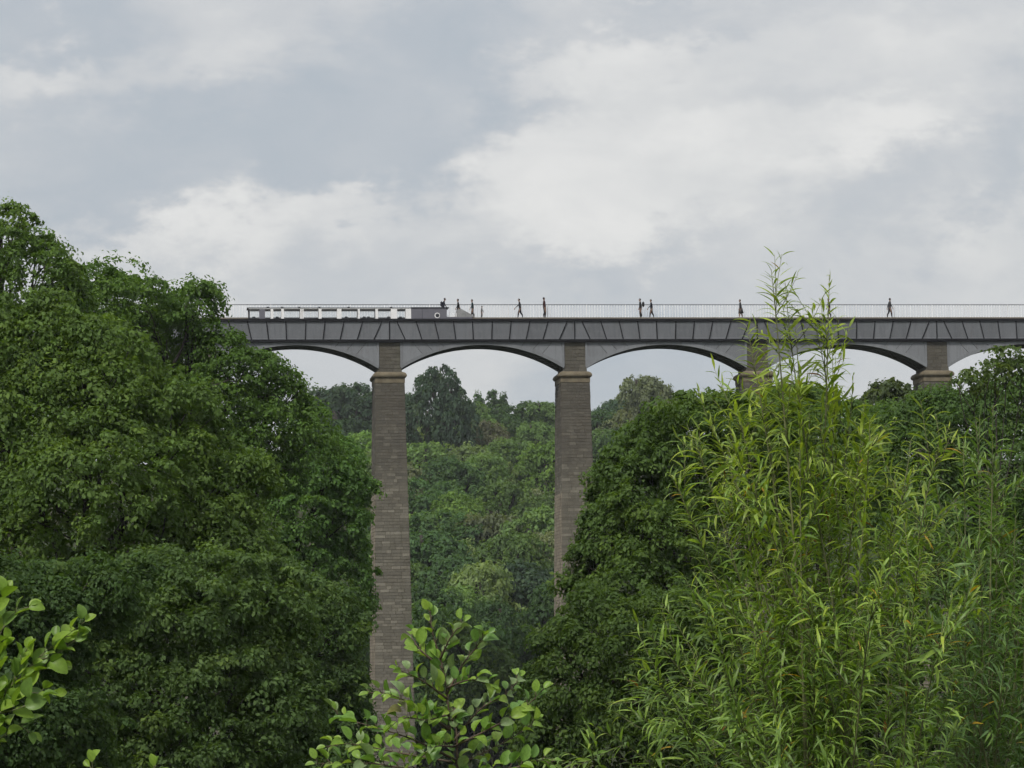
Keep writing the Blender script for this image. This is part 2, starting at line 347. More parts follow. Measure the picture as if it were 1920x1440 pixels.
# trough
XA, XZ = X1+B0*PITCHM, X1+B1*PITCHM
mb = MB()
mb.box(XA, XZ, YF+.03, YR-.03, ZD+.02, ZD+.16); mb.box(XA, XZ, YF+.03, YF+.10, ZD+.16, ZL-.2); mb.box(XA, XZ, YR-.10, YR-.03, ZD+.16, ZL-.2)
tr = part(mb.build('trough', 'trough_iron'))
def sub(o, p): o.parent = p; o.matrix_parent_inverse = p.matrix_world.inverted(); return o
bpy.context.view_layer.update()
TOPJ = [14.0, 49.5, 84, 119, 154.5]; BOTJ = [29, 60, 91.5, 123, 155.7]
TJ = [0]+[px2m(t) for t in TOPJ]+[PITCHM-px2m(t) for t in TOPJ[::-1]]+[PITCHM]
BJ = [0]+[px2m(t) for t in BOTJ]+[PITCHM-px2m(t) for t in BOTJ[::-1]]+[PITCHM]
zb, zt = ZD+.12, ZL-.26
plates = []
for k in range(len(TJ)-1):
    g = .05; a0, a1, c0, c1 = BJ[k]+g, BJ[k+1]-g, TJ[k]+g, TJ[k+1]-g
    m1 = MB(); W_ = .10                                 # dished plate: raised margin, panel set back
    o4 = [(a0, zb), (a1, zb), (c1, zt), (c0, zt)]; cx = sum(p[0] for p in o4)/4; cz = (zb+zt)/2
    i4 = [(cx+(x-cx)*(1-2.4*W_/max(.5, abs(a1-a0))*.5), cz+(zz-cz)*(1-W_/.75)) for x, zz in o4]
    V = [(x, YF-.02, zz) for x, zz in o4]+[(x, YF-.015, zz) for x, zz in i4]+[(x, YF+.008, cz+(zz-cz)*.97) for x, zz in i4]+[(x, YF+.03, zz) for x, zz in o4]
    F = [(0, 1, 5, 4), (1, 2, 6, 5), (2, 3, 7, 6), (3, 0, 4, 7), (4, 5, 9, 8), (5, 6, 10, 9), (6, 7, 11, 10), (7, 4, 8, 11), (8, 9, 10, 11), (0, 12, 13, 1), (1, 13, 14, 2), (2, 14, 15, 3), (3, 15, 12, 0)]
    plates.append(mesh('plate', V, F))
flanges = []
for k in range(len(TJ)-1):
    x0, x1 = BJ[k], TJ[k]; hw = .05
    flanges.append(mesh('flange', *(lambda q: (q.V, q.F))(MB().prism([(x0-hw, zb-.02), (x0+hw, zb-.02), (x1+hw, zt+.02), (x1-hw, zt+.02)], YF-.045, YF+.05))))
for i in range(B0, B1):
    for k in range(len(TJ)-1):
        for me, mt in ((plates[k], 'trough_iron'), (flanges[k], 'dark_shade_iron')):  # flanges: rust-dark iron with the joint shadow in its colour
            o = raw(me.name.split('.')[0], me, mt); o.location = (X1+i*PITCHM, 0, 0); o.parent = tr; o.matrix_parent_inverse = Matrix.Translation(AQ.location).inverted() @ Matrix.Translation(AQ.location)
sub(MB().box(XA, XZ, YF-.13, YF+.16, ZD-.10, ZD+.12).build('bottom_flange', 'dark_shade_iron'), tr)  # near-black colour stands in for the overhang shadow
sub(MB().box(XA, XZ, YF-.11, YF+.14, ZL-.24, ZL).build('lip', 'dark_shade_iron'), tr)  # shadow line along the lip painted as near-black iron
sub(MB().box(XA, XZ, YR-.14, YR+.10, ZD-.10, ZD+.12).build('bottom_flange', 'dark_shade_iron'), tr)
sub(MB().box(XA, XZ, YR-.14, YR+.10, ZL-.24, ZL).build('lip', 'dark_shade_iron'), tr)
sub(MB().box(XA, XZ, YF+.16, YR-.16, ZL-.32, ZL-.26).build('canal_water', 'water'), tr)
# towpath over the water on the far side
TPZ = ZL+.40
sub(MB().box(XA, XZ, YR-1.35, YR+.06, TPZ-.14, TPZ).build('towpath_deck', 'towpath_gravel'), tr)
# bolt rows on the plates would be below a pixel; the stays under the trough are not
# arches
SPAN = PITCHM-2*1.02; RISE = 2.03; ZS = 35.65
RA = (SPAN*SPAN/4+RISE*RISE)/(2*RISE); ZC = ZS+RISE-RA
def arc(x): return ZC+math.sqrt(max(0, RA*RA-x*x))
hs = SPAN/2
def lin(a, b, k): return [a+(b-a)*i/k for i in range(k+1)]
def spandrel(x0t, x1t, x0b, x1b):
    xb = lin(x0b, x1b, 6); top = ZD-.105
    return MB().prism([(x, min(top-.04, arc(x)+.26)) for x in xb]+[(x1t, top), (x0t, top)], YF+.10, YF+.20)
cut_t = [-hs+.12, -6.1, -5.0, -3.7, -2.2, 0, 2.2, 3.7, 5.0, 6.1, hs-.12]
cut_b = [-hs+.02, -5.2, -4.35, -3.35, -2.05, 0, 2.05, 3.35, 4.35, 5.2, hs-.02]
ME_sp = []
for k in range(10):
    g = .018; q = spandrel(cut_t[k]+g, cut_t[k+1]-g, cut_b[k]+g, cut_b[k+1]-g); ME_sp.append(mesh('spandrel_plate', q.V, q.F))
xs_ = lin(-hs-.05, hs+.05, 40)
q = MB(); q.prism([(x, arc(x)) for x in xs_]+[(x, arc(x)+.30) for x in xs_[::-1]], YF+.04, YF+.26); ME_rib = mesh('front_rib', q.V, q.F)
q = MB(); q.prism([(x, arc(x)+.05) for x in xs_]+[(x, arc(x)+.16) for x in xs_[::-1]], YF+.262, YR-.262); ME_sof = mesh('soffit', q.V, q.F)
q = MB()
for yy in (YF+1.15, YF+2.3): q.prism([(x, arc(x)-.001) for x in xs_]+[(x, arc(x)+.10) for x in xs_[::-1]], yy, yy+.16)
ME_mid = mesh('inner_rib', q.V, q.F)
q = MB(); q.prism([(x, arc(x)) for x in xs_]+[(x, max(arc(x)+.2, ZD-.115)) for x in xs_[::-1]], YR-.26, YR-.04); ME_back = mesh('rear_face', q.V, q.F)
q = MB()
for s_ in (-1, 1): q.box(min(s_*(hs-.10), s_*(hs+.10)), max(s_*(hs-.10), s_*(hs+.10)), YF+.07, YF+.23, ZS+.12, ZD-.115)
ME_edge = mesh('end_plate', q.V, q.F)
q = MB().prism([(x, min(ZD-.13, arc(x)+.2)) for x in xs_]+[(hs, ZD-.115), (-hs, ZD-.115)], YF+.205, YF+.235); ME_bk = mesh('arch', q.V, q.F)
for i in range(B0, B1):
    ar = raw('arch', ME_bk, 'shaded_soffit_iron'); ar.location = (X1+(i+.5)*PITCHM, 0, 0); part(ar)  # backing and soffit colour darkened for the shade under the arch
    for me, mt in [(m_, 'arch_iron') for m_ in ME_sp]+[(ME_rib, 'arch_iron'), (ME_sof, 'shaded_soffit_iron'), (ME_mid, 'shaded_soffit_iron'), (ME_back, 'shaded_soffit_iron'), (ME_edge, 'arch_iron')]:
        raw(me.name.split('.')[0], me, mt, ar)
# railing
RZ = TPZ; RH = 1.27; RYY = YR-.02
rail = part(MB().tube([(XA, RYY, RZ+RH), (XZ, RYY, RZ+RH)], [.035, .035], 8).build('railing', 'rail_iron'))
bpy.context.view_layer.update()
sub(MB().box(XA, XZ, RYY-.02, RYY+.02, RZ+.06, RZ+.10).build('bottom_rail', 'rail_iron'), rail)
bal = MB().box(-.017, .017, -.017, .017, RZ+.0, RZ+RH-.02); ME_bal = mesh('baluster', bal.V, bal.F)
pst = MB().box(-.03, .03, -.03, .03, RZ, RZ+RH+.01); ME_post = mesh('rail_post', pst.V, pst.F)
BX0 = at(395, 590, RYY)[0]; BX1 = at(1945, 590, RYY)[0]; nb = 298; st = (BX1-BX0)/nb
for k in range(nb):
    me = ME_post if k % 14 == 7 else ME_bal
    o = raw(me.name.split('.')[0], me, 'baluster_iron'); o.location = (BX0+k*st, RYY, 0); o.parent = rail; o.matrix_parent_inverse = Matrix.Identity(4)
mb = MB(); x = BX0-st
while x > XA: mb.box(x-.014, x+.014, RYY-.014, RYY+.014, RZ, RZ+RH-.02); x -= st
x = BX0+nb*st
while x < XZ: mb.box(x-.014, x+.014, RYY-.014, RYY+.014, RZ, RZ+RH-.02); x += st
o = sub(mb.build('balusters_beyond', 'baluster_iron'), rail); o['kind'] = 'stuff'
bpy.context.view_layer.update()
for o in list(rail.children)+list(tr.children):
    if o.name.startswith(('baluster.', 'rail_post', 'plate', 'flange')) or o.name == 'baluster':
        o.matrix_parent_inverse = o.parent.matrix_world.inverted()

# ------------------------------------------------------------------ narrowboat
YN = YF+.32; YO = YN+2.05
def bx(px): return float(at(px, 590, YN)[0])
wz = ZL-.26
BOAT = empty('narrowboat', ((bx(466)+bx(890))/2, (YN+YO)/2, wz))
tag(BOAT, 'grey canal narrowboat with a row of open windows crossing the aqueduct trough', 'boat')
def bp(o): o.parent = BOAT; o.matrix_parent_inverse = Matrix.Translation(BOAT.location).inverted(); return o
x0, x1 = bx(462), bx(890); yc = (YN+YO)/2
hull = MB(); prof = []
for xx, hw in ((x0-.9, .05), (x0-.3, .55), (x0+.8, 1.02), (x1-.9, 1.02), (x1-.2, .7), (x1+.15, .25)): prof.append((xx, hw))
V = []; F = []
for xx, hw in prof: V += [(xx, yc-hw*.92, wz-.35), (xx, yc+hw*.92, wz-.35), (xx, yc+hw, wz+.20), (xx, yc-hw, wz+.20)]
for i in range(len(prof)-1):
    for j in range(4): F.append((4*i+j, 4*i+4+j, 4*i+4+(j+1) % 4, 4*i+(j+1) % 4))
F += [(0, 1, 2, 3), tuple(4*(len(prof)-1)+j for j in (3, 2, 1, 0))]
bp(MB().add(V, F).build('hull', 'boat_dark'))
zs0, zr = wz+.22, ZL+1.00                # sill and roof underside
y0, y1 = yc-.93, yc+.93
# cabin posts: photo columns between the windows, both sides
posts = [(466, 468.5, 'boat_dark'), (486, 497, 'boat_grey'), (507.5, 512.5, 'boat_white'), (527.5, 532.5, 'boat_white'), (563, 566, 'boat_white'), (567, 569.5, 'boat_white'), (597.5, 603, 'boat_white'),
         (632, 640.5, 'boat_white'), (671, 675, 'boat_white'), (704, 709, 'boat_white'), (733, 745, 'boat_white'), (760.5, 771, 'boat_white')]
for pa, pb, mt in posts:
    for yy in (y0, y1-.06):
        ww = .0 if yy == y0 else (bx(pb)-bx(pa))*.25; bp(MB().box(bx(pa)+ww, bx(pb)-ww, yy, yy+.06, zs0+.02, zr-.02).build('window_post', mt))
for yy in (y0, y1-.07):
    bp(MB().box(bx(466), bx(771), yy-.005, yy+.075, zs0-.03, zs0+.07).build('sill', 'boat_grey'))
    bp(MB().box(bx(466), bx(771), yy-.005, yy+.075, zr-.09, zr+.0).build('roof_beam', 'boat_white'))
edges = [468.5, 486, 497, 507.5, 512.5, 527.5, 532.5, 563, 569.5, 597.5, 603, 632, 640.5, 671, 675, 704, 709, 733, 745, 760.5]
for pa, pb in zip(edges[::2], edges[1::2]):
    for yy in (y0+.025, y1-.035):
        bp(MB().box(bx(pa)+.01, bx(pb)-.01, yy, yy+.008, zs0+.08, zr-.10).build('window_pane', 'thin_glass'))
rf = MB(); V = []; xa, xb = bx(466)-.1, bx(772)
for xx in (xa, xb):
    V += [(xx, y0-.05, zr), (xx, y1+.05, zr), (xx, y1+.04, zr+.03), (xx, yc+.5, zr+.07), (xx, yc-.5, zr+.07), (xx, y0-.04, zr+.03)]
bp(rf.add(V, [tuple(range(5, -1, -1)), tuple(range(6, 12))]+[(i, (i+1) % 6, (i+1) % 6+6, i+6) for i in range(6)]).build('roof', 'boat_dark'))
for pxm in (503, 530, 562, 600, 655, 735):     # mushroom vents along the roof
    bp(MB().tube([(bx(pxm), yc-.3, zr+.09), (bx(pxm), yc-.3, zr+.15), (bx(pxm), yc-.3, zr+.17)], [.05, .14, .05], 8).build('roof_vent', 'boat_dark'))
# seats and table backs seen through the windows
for pxm in (476, 520, 650, 684, 692, 730, 752):
    bp(MB().prism([(bx(pxm)-.28, zs0+.0), (bx(pxm)+.28, zs0), (bx(pxm)+.16, zs0+.40), (bx(pxm)-.05, zs0+.42)], yc+.15, yc+.75).build('bench', 'boat_dark'))
cab = MB().prism([(bx(771), zs0-.02), (bx(838), zs0-.02), (bx(838), zr-.02), (bx(771), zr-.02)], y0, y1); bp(cab.build('cabin', 'boat_grey'))
bp(MB().box(bx(771)+.02, bx(842), y0-.05, y1+.05, zr-.017, zr+.06).build('cabin_roof', 'boat_dark'))
bp(MB().box(bx(791.5), bx(792.3), y0-.012, y0+.01, zs0+.05, zr-.1).build('cabin_seam', 'boat_dark'))
for pxm, mt, r in ((820, 'boat_white', .24), (820.3, 'boat_dark', .17)):
    q = MB(); X_ = bx(pxm); zc_ = zs0+.38; d_ = .02 if mt == 'boat_white' else .03
    q.tube([(X_, y0+.01, zc_), (X_, y0-d_, zc_)], [r, r], 16); bp(q.build('porthole' if mt == 'boat_white' else 'porthole_glass', mt))
bp(MB().box(bx(838), bx(886), y0+.02, y1-.02, zs0-.02, zs0+.25).build('foredeck', 'boat_grey'))
for pa in (844, 850, 856):
    for yy in (y0+.05, y1-.1): bp(MB().box(bx(pa)-.025, bx(pa)+.025, yy, yy+.05, zs0+.25, zs0+.60).build('deck_rail_post', 'boat_white'))
bp(MB().prism([(bx(858), zs0+.251), (bx(889), zs0+.251), (bx(889), zs0+.36), (bx(866), zr-.10), (bx(859), zr-.10)], y0+.06, y1-.06).build('cratch_cover', 'canvas'))

# ------------------------------------------------------------------ people on the towpath
def skin_person(name, J, E, R, root):
    me = bpy.data.meshes.new(name); me.from_pydata([J[k] for k in J], [(list(J).index(a), list(J).index(b)) for a, b in E], []); me.update()
    o = bpy.data.objects.new('tmp', me); C.objects.link(o)
    o.modifiers.new('s', 'SKIN'); sub_ = o.modifiers.new('u', 'SUBSURF'); sub_.levels = 2; sub_.render_levels = 2
    for k, sv in zip(J, me.skin_vertices[0].data): sv.radius = R[k] if isinstance(R[k], tuple) else (R[k], R[k]); sv.use_root = (k == root)
    dg = bpy.context.evaluated_depsgraph_get(); ev = o.evaluated_get(dg)
    m2 = bpy.data.meshes.new_from_object(ev, depsgraph=dg); bpy.data.objects.remove(o); m2.name = name
    return m2
for nm, col in dict(navy=(.012, .014, .025), black=(.010, .010, .012), charcoal=(.03, .03, .034), slate=(.05, .055, .065), grey=(.09, .09, .095), teal=(.01, .03, .035), olive=(.03, .032, .018), maroon=(.04, .012, .014), denim=(.025, .035, .06)).items():
    plain('cloth_'+nm, col, .9, var=.15, scale=9)
plain('skin', (.22, .135, .095), .55, var=.05); plain('hair_dark', (.015, .012, .010), .7); plain('hair_brown', (.045, .028, .016), .7)

def person(px, Ypos, height, facing, stride, top, bottom, hair, label, arms=(.25, -.2), lean=.03, pack=None, lift=0.0, skirt=False):
    """facing: +1 walks to larger x, -1 to smaller x; stride in metres between feet"""
    k = height/1.75; s_ = facing; stride *= .72; arms = (arms[0]*.6, arms[1]*.6)
    J = {}; R = {}
    def P(nm, f, l, z_, r): J[nm] = (s_*f*k, l*k, z_*k); R[nm] = tuple(q*k for q in r) if isinstance(r, tuple) else r*k
    P('pelvis', 0, 0, .95, (.17, .135)); P('waist', lean*.4, 0, 1.10, (.16, .13)); P('chest', lean, 0, 1.30, (.185, .145)); P('neckb', lean*1.4, 0, 1.455, (.075, .07))
    P('neck', lean*1.7, 0, 1.52, .055); P('head', lean*2.0+.015, 0, 1.62, (.075, .092)); P('crown', lean*2+.005, 0, 1.71, (.06, .075))
    E = [('pelvis', 'waist'), ('waist', 'chest'), ('chest', 'neckb'), ('neckb', 'neck'), ('neck', 'head'), ('head', 'crown')]
    for sd_, fw, ar in ((-1, stride/2, arms[0]), (1, -stride/2, arms[1])):
        t = 'l' if sd_ < 0 else 'r'
        P('hip'+t, .01, sd_*.09, .88, .11); P('knee'+t, fw*.5+.05, sd_*.10, .50, .082); P('calf'+t, fw*.75+(.02 if fw > 0 else -.03), sd_*.10, .33, .072)
        P('ank'+t, fw, sd_*.10, .085 if fw >= 0 else .12, .038); P('toe'+t, fw+.17, sd_*.115, .035 if fw >= 0 else .045, .036)
        E += [('pelvis', 'hip'+t), ('hip'+t, 'knee'+t), ('knee'+t, 'calf'+t), ('calf'+t, 'ank'+t), ('ank'+t, 'toe'+t)]
        P('sh'+t, lean, sd_*.19, 1.42, .062); P('elb'+t, lean+ar*.45, sd_*.245, 1.14, .045); P('wri'+t, lean+ar*1.1+.05, sd_*.235, .91, .028); P('palm'+t, lean+ar*1.2+.07, sd_*.23, .84, (.018, .034))
        E += [('chest', 'sh'+t), ('sh'+t, 'elb'+t), ('elb'+t, 'wri'+t), ('wri'+t, 'palm'+t)]
        hx, hz = lean+ar*1.2+.07, .84
        for fi, (df, ln) in enumerate(((-.028, .075), (-.010, .09), (.010, .085), (.028, .065))):
            P('f%d%s' % (fi, t), hx+df, sd_*.228, hz-.045, .0095); P('g%d%s' % (fi, t), hx+df+.02, sd_*.222, hz-.045-ln*.7, .008)
            E += [('palm'+t, 'f%d%s' % (fi, t)), ('f%d%s' % (fi, t), 'g%d%s' % (fi, t))]
        P('th'+t, hx+.045, sd_*.215, hz+.005, .010); P('ti'+t, hx+.06, sd_*.208, hz-.035, .009); E += [('palm'+t, 'th'+t), ('th'+t, 'ti'+t)]
    me = skin_person('body', J, E, R, 'pelvis')
    for mt in ('cloth_'+top, 'cloth_'+bottom, 'skin', 'boat_dark'): me.materials.append(MAT[mt])
    idx = []
    for p in me.polygons:
        c = p.center/k
        arm = abs(c.y) > .17
        if c.z > 1.47 and not arm: i_ = 2
        elif arm and c.z < .93: i_ = 2
        elif c.z > .93 or arm: i_ = 0
        elif c.z < .09: i_ = 3
        else: i_ = 2 if (skirt and c.z < .45) else 1
        idx.append(i_)
    me.polygons.foreach_set('material_index', idx); me.polygons.foreach_set('use_smooth', [True]*len(idx))
    o = bpy.data.objects.new('person', me); C.objects.link(o)
    zmin = min(q.co.z for q in me.vertices)
    o.location = (float(at(px, 590, Ypos)[0]), Ypos, TPZ-zmin+lift)
    tag(o, label, 'person', 'people walking along the towpath')
    # hair cap: shell over the back and top of the head
    bm = bmesh.new(); bmesh.ops.create_uvsphere(bm, u_segments=14, v_segments=10, radius=1.0)
    hp = Vector(J['head'])+Vector((0, 0, .045*k))
    for q in bm.verts: q.co = Vector((q.co.x*.105*k, q.co.y*.092*k, q.co.z*.105*k))
    kill = [q for q in bm.verts if q.co.x*s_ > .045*k and q.co.z < .045*k or q.co.z < -.075*k]
    bmesh.ops.delete(bm, geom=kill, context='VERTS'); hm = bpy.data.meshes.new('hair'); bm.to_mesh(hm); bm.free()
    ho = raw('hair', hm, hair, o); ho.location = hp-Vector((s_*.012*k, 0, 0))
    # face: nose, eyes, mouth
    q = MB(); fx = (J['head'][0]+s_*.088*k); q.add([(fx-s_*.01, -.014, hp.z-.05*k), (fx-s_*.01, .014, hp.z-.05*k), (fx-s_*.012, 0, hp.z), (fx+s_*.022*k, 0, hp.z-.045*k)], [(0, 1, 3), (1, 2, 3), (2, 0, 3), (0, 2, 1)]); q.build('nose', 'skin', o)
    for e_ in (-.032, .032): MB().box(min(fx-s_*.012, fx+s_*.002), max(fx-s_*.012, fx+s_*.002), e_*k-.012, e_*k+.012, hp.z-.012, hp.z+.002).build('eye', 'boat_dark', o)
    if skirt:
        q = MB(); q.tube([(0, 0, .98*k), (0, 0, .8*k), (s_*-.02, 0, .46*k)], [.15*k, .19*k, .25*k], 12); q.build('coat_skirt', 'cloth_'+top, o, True)
    if pack:
        q = MB(); xx = -s_*.20*k+lean; V = []
        bm = bmesh.new(); bmesh.ops.create_cube(bm, size=1.0); bmesh.ops.scale(bm, vec=(.19*k, .30*k, .46*k), verts=bm.verts); bmesh.ops.bevel(bm, geom=bm.edges[:], offset=.06*k, segments=2, affect='EDGES')
        bm2 = bpy.data.meshes.new('rucksack'); bm.to_mesh(bm2); bm.free()
        b_ = raw('rucksack', bm2, 'cloth_'+pack, o); b_.location = (xx, 0, 1.24*k)
    return o
YP = YR-.62
person(830.5, YP, 1.80, 1, .25, 'navy', 'charcoal', 'hair_dark', 'tall person with a rucksack standing behind the boat cabin on the towpath', pack='navy', lean=.09)
person(860, YP, 1.72, -1, .15, 'black', 'black', 'hair_dark', 'person in black coat behind the boat\'s pale canvas cover', skirt=True)
person(886.5, YP, 1.68, -1, .35, 'teal', 'charcoal', 'hair_brown', 'person in dark teal jacket level with the tapered end of the boat')
person(903, YP, 1.10, 1, .12, 'grey', 'slate', 'hair_brown', 'small child in grey at the railing just beyond the boat', lift=0.0)
person(975.5, YP, 1.74, -1, .62, 'charcoal', 'navy', 'hair_dark', 'person mid stride with bent arm, walking alone towards the boat', arms=(.55, -.3), lean=.05)
person(1021, YP, 1.86, 1, .10, 'maroon', 'black', 'hair_dark', 'tall slim person standing upright a little before the second stone pier', arms=(.03, -.02), lean=-.02)
person(1201.5, YP, 1.76, -1, .18, 'black', 'black', 'hair_dark', 'broader dark clothed person of the close pair over the middle arch', pack='black', arms=(.1, .05))
person(1222, YP, 1.68, -1, .55, 'navy', 'charcoal', 'hair_brown', 'slimmer person stepping close behind the dark clothed walker of the pair', arms=(.45, -.25))
person(1389, YP, 1.68, -1, .45, 'charcoal', 'olive', 'hair_brown', 'person in knee length coat beside the willow tip, bare calves showing', skirt=True, arms=(.15, -.1))
person(1555, YP, 1.78, -1, .40, 'black', 'charcoal', 'hair_dark', 'person partly hidden behind the topmost willow shoots')
person(1668, YP, 1.80, 1, .50, 'charcoal', 'black', 'hair_dark', 'person in dark jacket walking alone past the willow, above the fourth arch', arms=(.2, -.35))

# ------------------------------------------------------------------ foliage
def nrm(a): return a/np.maximum(1e-9, np.linalg.norm(a, axis=-1, keepdims=True))
def crown_mesh(name, rg, lobes, n_leaf, leaf, per=100, spray=.55, upb=.6, aspect=.58, jit=.42, shell=.16, bump=.20, outward=.6, flat=.62, stray=.06):
    """leaves gathered into domed clumps that stand on the uneven surface of the lobes, some sunk in, some proud, a few straying out"""
    L = np.asarray(lobes, float); cen, rad = L[:, :3], L[:, 3:6]
    wgt = (rad[:, 0]*rad[:, 1]+rad[:, 1]*rad[:, 2]+rad[:, 0]*rad[:, 2]); wgt /= wgt.sum()
    ns = int(n_leaf/per); Pk = []; Nk = []; Tk = []; Sk = []; have = 0
    ph = rg.uniform(0, 6.28, (len(L), 4)); kv = rg.normal(0, 3.2, (4, 3)); ltint = rg.uniform(-.13, .13, len(L))
    while have < ns:
        m_ = ns*2; li = rg.choice(len(L), m_, p=wgt); d = nrm(rg.normal(size=(m_, 3)))
        keep = (d[:, 2] > -.35) | (rg.random(m_) < .35); li, d = li[keep], d[keep]
        b = np.sin(d@kv.T+ph[li]).mean(1)*2
        st_ = rg.random(len(d)) < stray
        r = (1+bump*b)*(1.04-np.abs(rg.normal(0, shell, len(d)))); r = np.where(st_, 1.04+bump*np.maximum(b, 0)+rg.uniform(.02, .16, len(d)), r)
        p = cen[li]+d*rad[li]*r[:, None]
        q = np.full(len(p), 9.)
        for j in range(len(L)):
            e = np.linalg.norm((p-cen[j])/rad[j], axis=1); q = np.where(li == j, q, np.minimum(q, e))
        keep = (q > .86) | (rg.random(len(p)) < .08)
        Pk.append(p[keep]); Nk.append(nrm(d/rad[li])[keep]); Tk.append((np.clip(.5+ltint[li]+rg.normal(0, .16, len(li)), 0, 1))[keep]); Sk.append(np.where(st_, .6, 1.)[keep]); have += keep.sum()
    p = np.concatenate(Pk)[:ns]; n0 = np.concatenate(Nk)[:ns]; t0 = np.concatenate(Tk)[:ns]; sk = np.concatenate(Sk)[:ns]
    up = np.array([0, 0, 1.])
    s_ = nrm(n0*outward+up*upb+rg.normal(0, .25, p.shape)); a = nrm(np.cross(s_, rg.normal(size=p.shape))); b = np.cross(s_, a)
    sz = spray*rg.uniform(.6, 1.45, ns)*sk; el = rg.uniform(.75, 1.35, ns)
    e = nrm(rg.normal(size=(ns, per, 3))); e[..., 2] = np.where(e[..., 2] < -.15, -e[..., 2], e[..., 2]); rf = rg.uniform(.55, 1.12, (ns, per, 1))*(1+.18*np.sin(6*e[..., :1]+4*e[..., 1:2]+t0[:, None, None]*40))
    E3 = a[:, None]*e[..., :1]*el[:, None, None]+b[:, None]*e[..., 1:2]/el[:, None, None]+s_[:, None]*e[..., 2:]*flat
    pos = p[:, None]+E3*rf*sz[:, None, None]
    ln = nrm(nrm(E3)*.75+up*.45+rg.normal(0, jit, pos.shape))
    ld = nrm(nrm(E3)*.5-up*.55+n0[:, None]*.25+rg.normal(0, .5, pos.shape))
    pos = pos.reshape(-1, 3); ln = ln.reshape(-1, 3); ld = ld.reshape(-1, 3)
    ld = nrm(ld-ln*(ld*ln).sum(1, keepdims=True)); sd_ = np.cross(ln, ld); k = len(pos)
    le = leaf*np.clip(np.exp(rg.normal(-.06, .30, k)), .4, 1.5)[:, None]; wd = le*aspect*.5
    V = np.empty((k, 4, 3)); V[:, 0] = pos-ld*le*.5; V[:, 2] = pos+ld*le*.5-ln*le*.10; mid = pos+ld*le*.03+ln*le*.10
    V[:, 1] = mid+sd_*wd; V[:, 3] = mid-sd_*wd
    tn = np.repeat(np.clip(t0[:, None]+.10*rg.normal(size=(ns, per)), 0, 1).ravel(), 4)
    return mesh_np(name, V.reshape(-1, 3), np.arange(4*k).reshape(-1, 4), tn)

def wood_mesh(name, rg, lobes, r0, height, limbs=None):
    """trunk that forks into limbs running to the lobes of the crown; local coordinates, base at 0"""
    mb = MB(); L = np.asarray(lobes, float)
    cx, cy_ = np.average(L[:, 0], weights=L[:, 3]**2), np.average(L[:, 1], weights=L[:, 3]**2)
    top = np.array([cx, cy_, L[:, 2].max()]); zlow = (L[:, 2]-L[:, 5]).min()
    def trunk(t): return np.array([cx*t**1.5+.25*r0*math.sin(5*t), cy_*t**1.5, -.4+(top[2]+.4)*t])
    T = np.linspace(0, 1, 12); mb.tube([trunk(t) for t in T], [r0*(1.25 if i == 0 else 1)*(1-.86*t) for i, t in enumerate(T)], 8)
    for l in L:
        t = np.clip((l[2]-.8*l[5])/top[2]*.8, .12, .8); a = trunk(t); e = l[:3]+rg.normal(0, .15, 3)*l[3:6]
        mid = (a+e)/2+np.array([0, 0, -.08])*np.linalg.norm(e-a)+rg.normal(0, .06, 3)*np.linalg.norm(e-a)
        r = r0*(1-.8*t)*.55
        pts = [a*(1-s_)**2+2*mid*s_*(1-s_)+e*s_*s_ for s_ in np.linspace(0, 1, 7)]
        mb.tube(pts, [r*(1-.75*s_) for s_ in np.linspace(0, 1, 7)], 6)
        for _ in range(limbs or 4):                    # boughs reaching the shell of the lobe
            d = nrm(rg.normal(size=3)+np.array([0, -.3, .3])); s0 = rg.uniform(.5, 1); b0 = a*(1-s0)**2+2*mid*s0*(1-s0)+e*s0*s0; e2 = l[:3]+d*l[3:6]*.9
            m2 = (b0+e2)/2+rg.normal(0, .08, 3)*np.linalg.norm(e2-b0)
            mb.tube([b0*(1-s_)**2+2*m2*s_*(1-s_)+e2*s_*s_ for s_ in np.linspace(0, 1, 5)], [max(.015, r*.4*(1-.85*s_)) for s_ in np.linspace(0, 1, 5)], 5)
    return mesh(name, mb.V, mb.F, True)

def near_tree(name, label, Yd, lobes_px, n_leaf, leaf, color, seed, r0=.35, base=None, **kw):
    """lobes_px: photo column, row, half width, half height, depth offset (m), depth radius factor - turned into metres at the tree's own distance"""
    rg = np.random.default_rng(seed); k = ppm(Yd); L = []
    for px, py, rx, rz, dy, fy in lobes_px:
        c = at(px, py, Yd+dy); L.append([c[0], c[1], c[2], rx/k, rx/k*fy, rz/k])
    L = np.array(L); bx_ = base if base is not None else np.average(L[:, 0], weights=L[:, 3]); bz = tz(bx_, Yd)
    L[:, 0] -= bx_; L[:, 1] -= Yd; L[:, 2] -= bz
    t = empty(name, (bx_, Yd, bz)); tag(t, label, 'tree')
    raw('trunk', wood_mesh('trunk', rg, L, r0, 0), 'bark', t)
    raw('crown', crown_mesh('crown', rg, L, n_leaf, leaf, **kw), 'foliage', t, color)
    return t
def bare_limb(tree, Yd, pts, r):                       # a bough that stands clear of the leaves
    w3 = [Vector(at(a, b, Yd+c))-tree.location for a, b, c in pts]; sm_ = []
    for i in range(len(w3)-1):
        p0, p1, p2, p3 = w3[max(0, i-1)], w3[i], w3[i+1], w3[min(len(w3)-1, i+2)]
        for q in (0, .25, .5, .75): sm_.append(.5*((2*p1)+(p2-p0)*q+(2*p0-5*p1+4*p2-p3)*q*q+(3*p1-p0-3*p2+p3)*q**3))
    sm_.append(w3[-1]); k = len(sm_)
    MB().tube(sm_, [r*(1-.8*i/(k-1)) for i in range(k)], 7).build('limb', 'bark', tree, True)

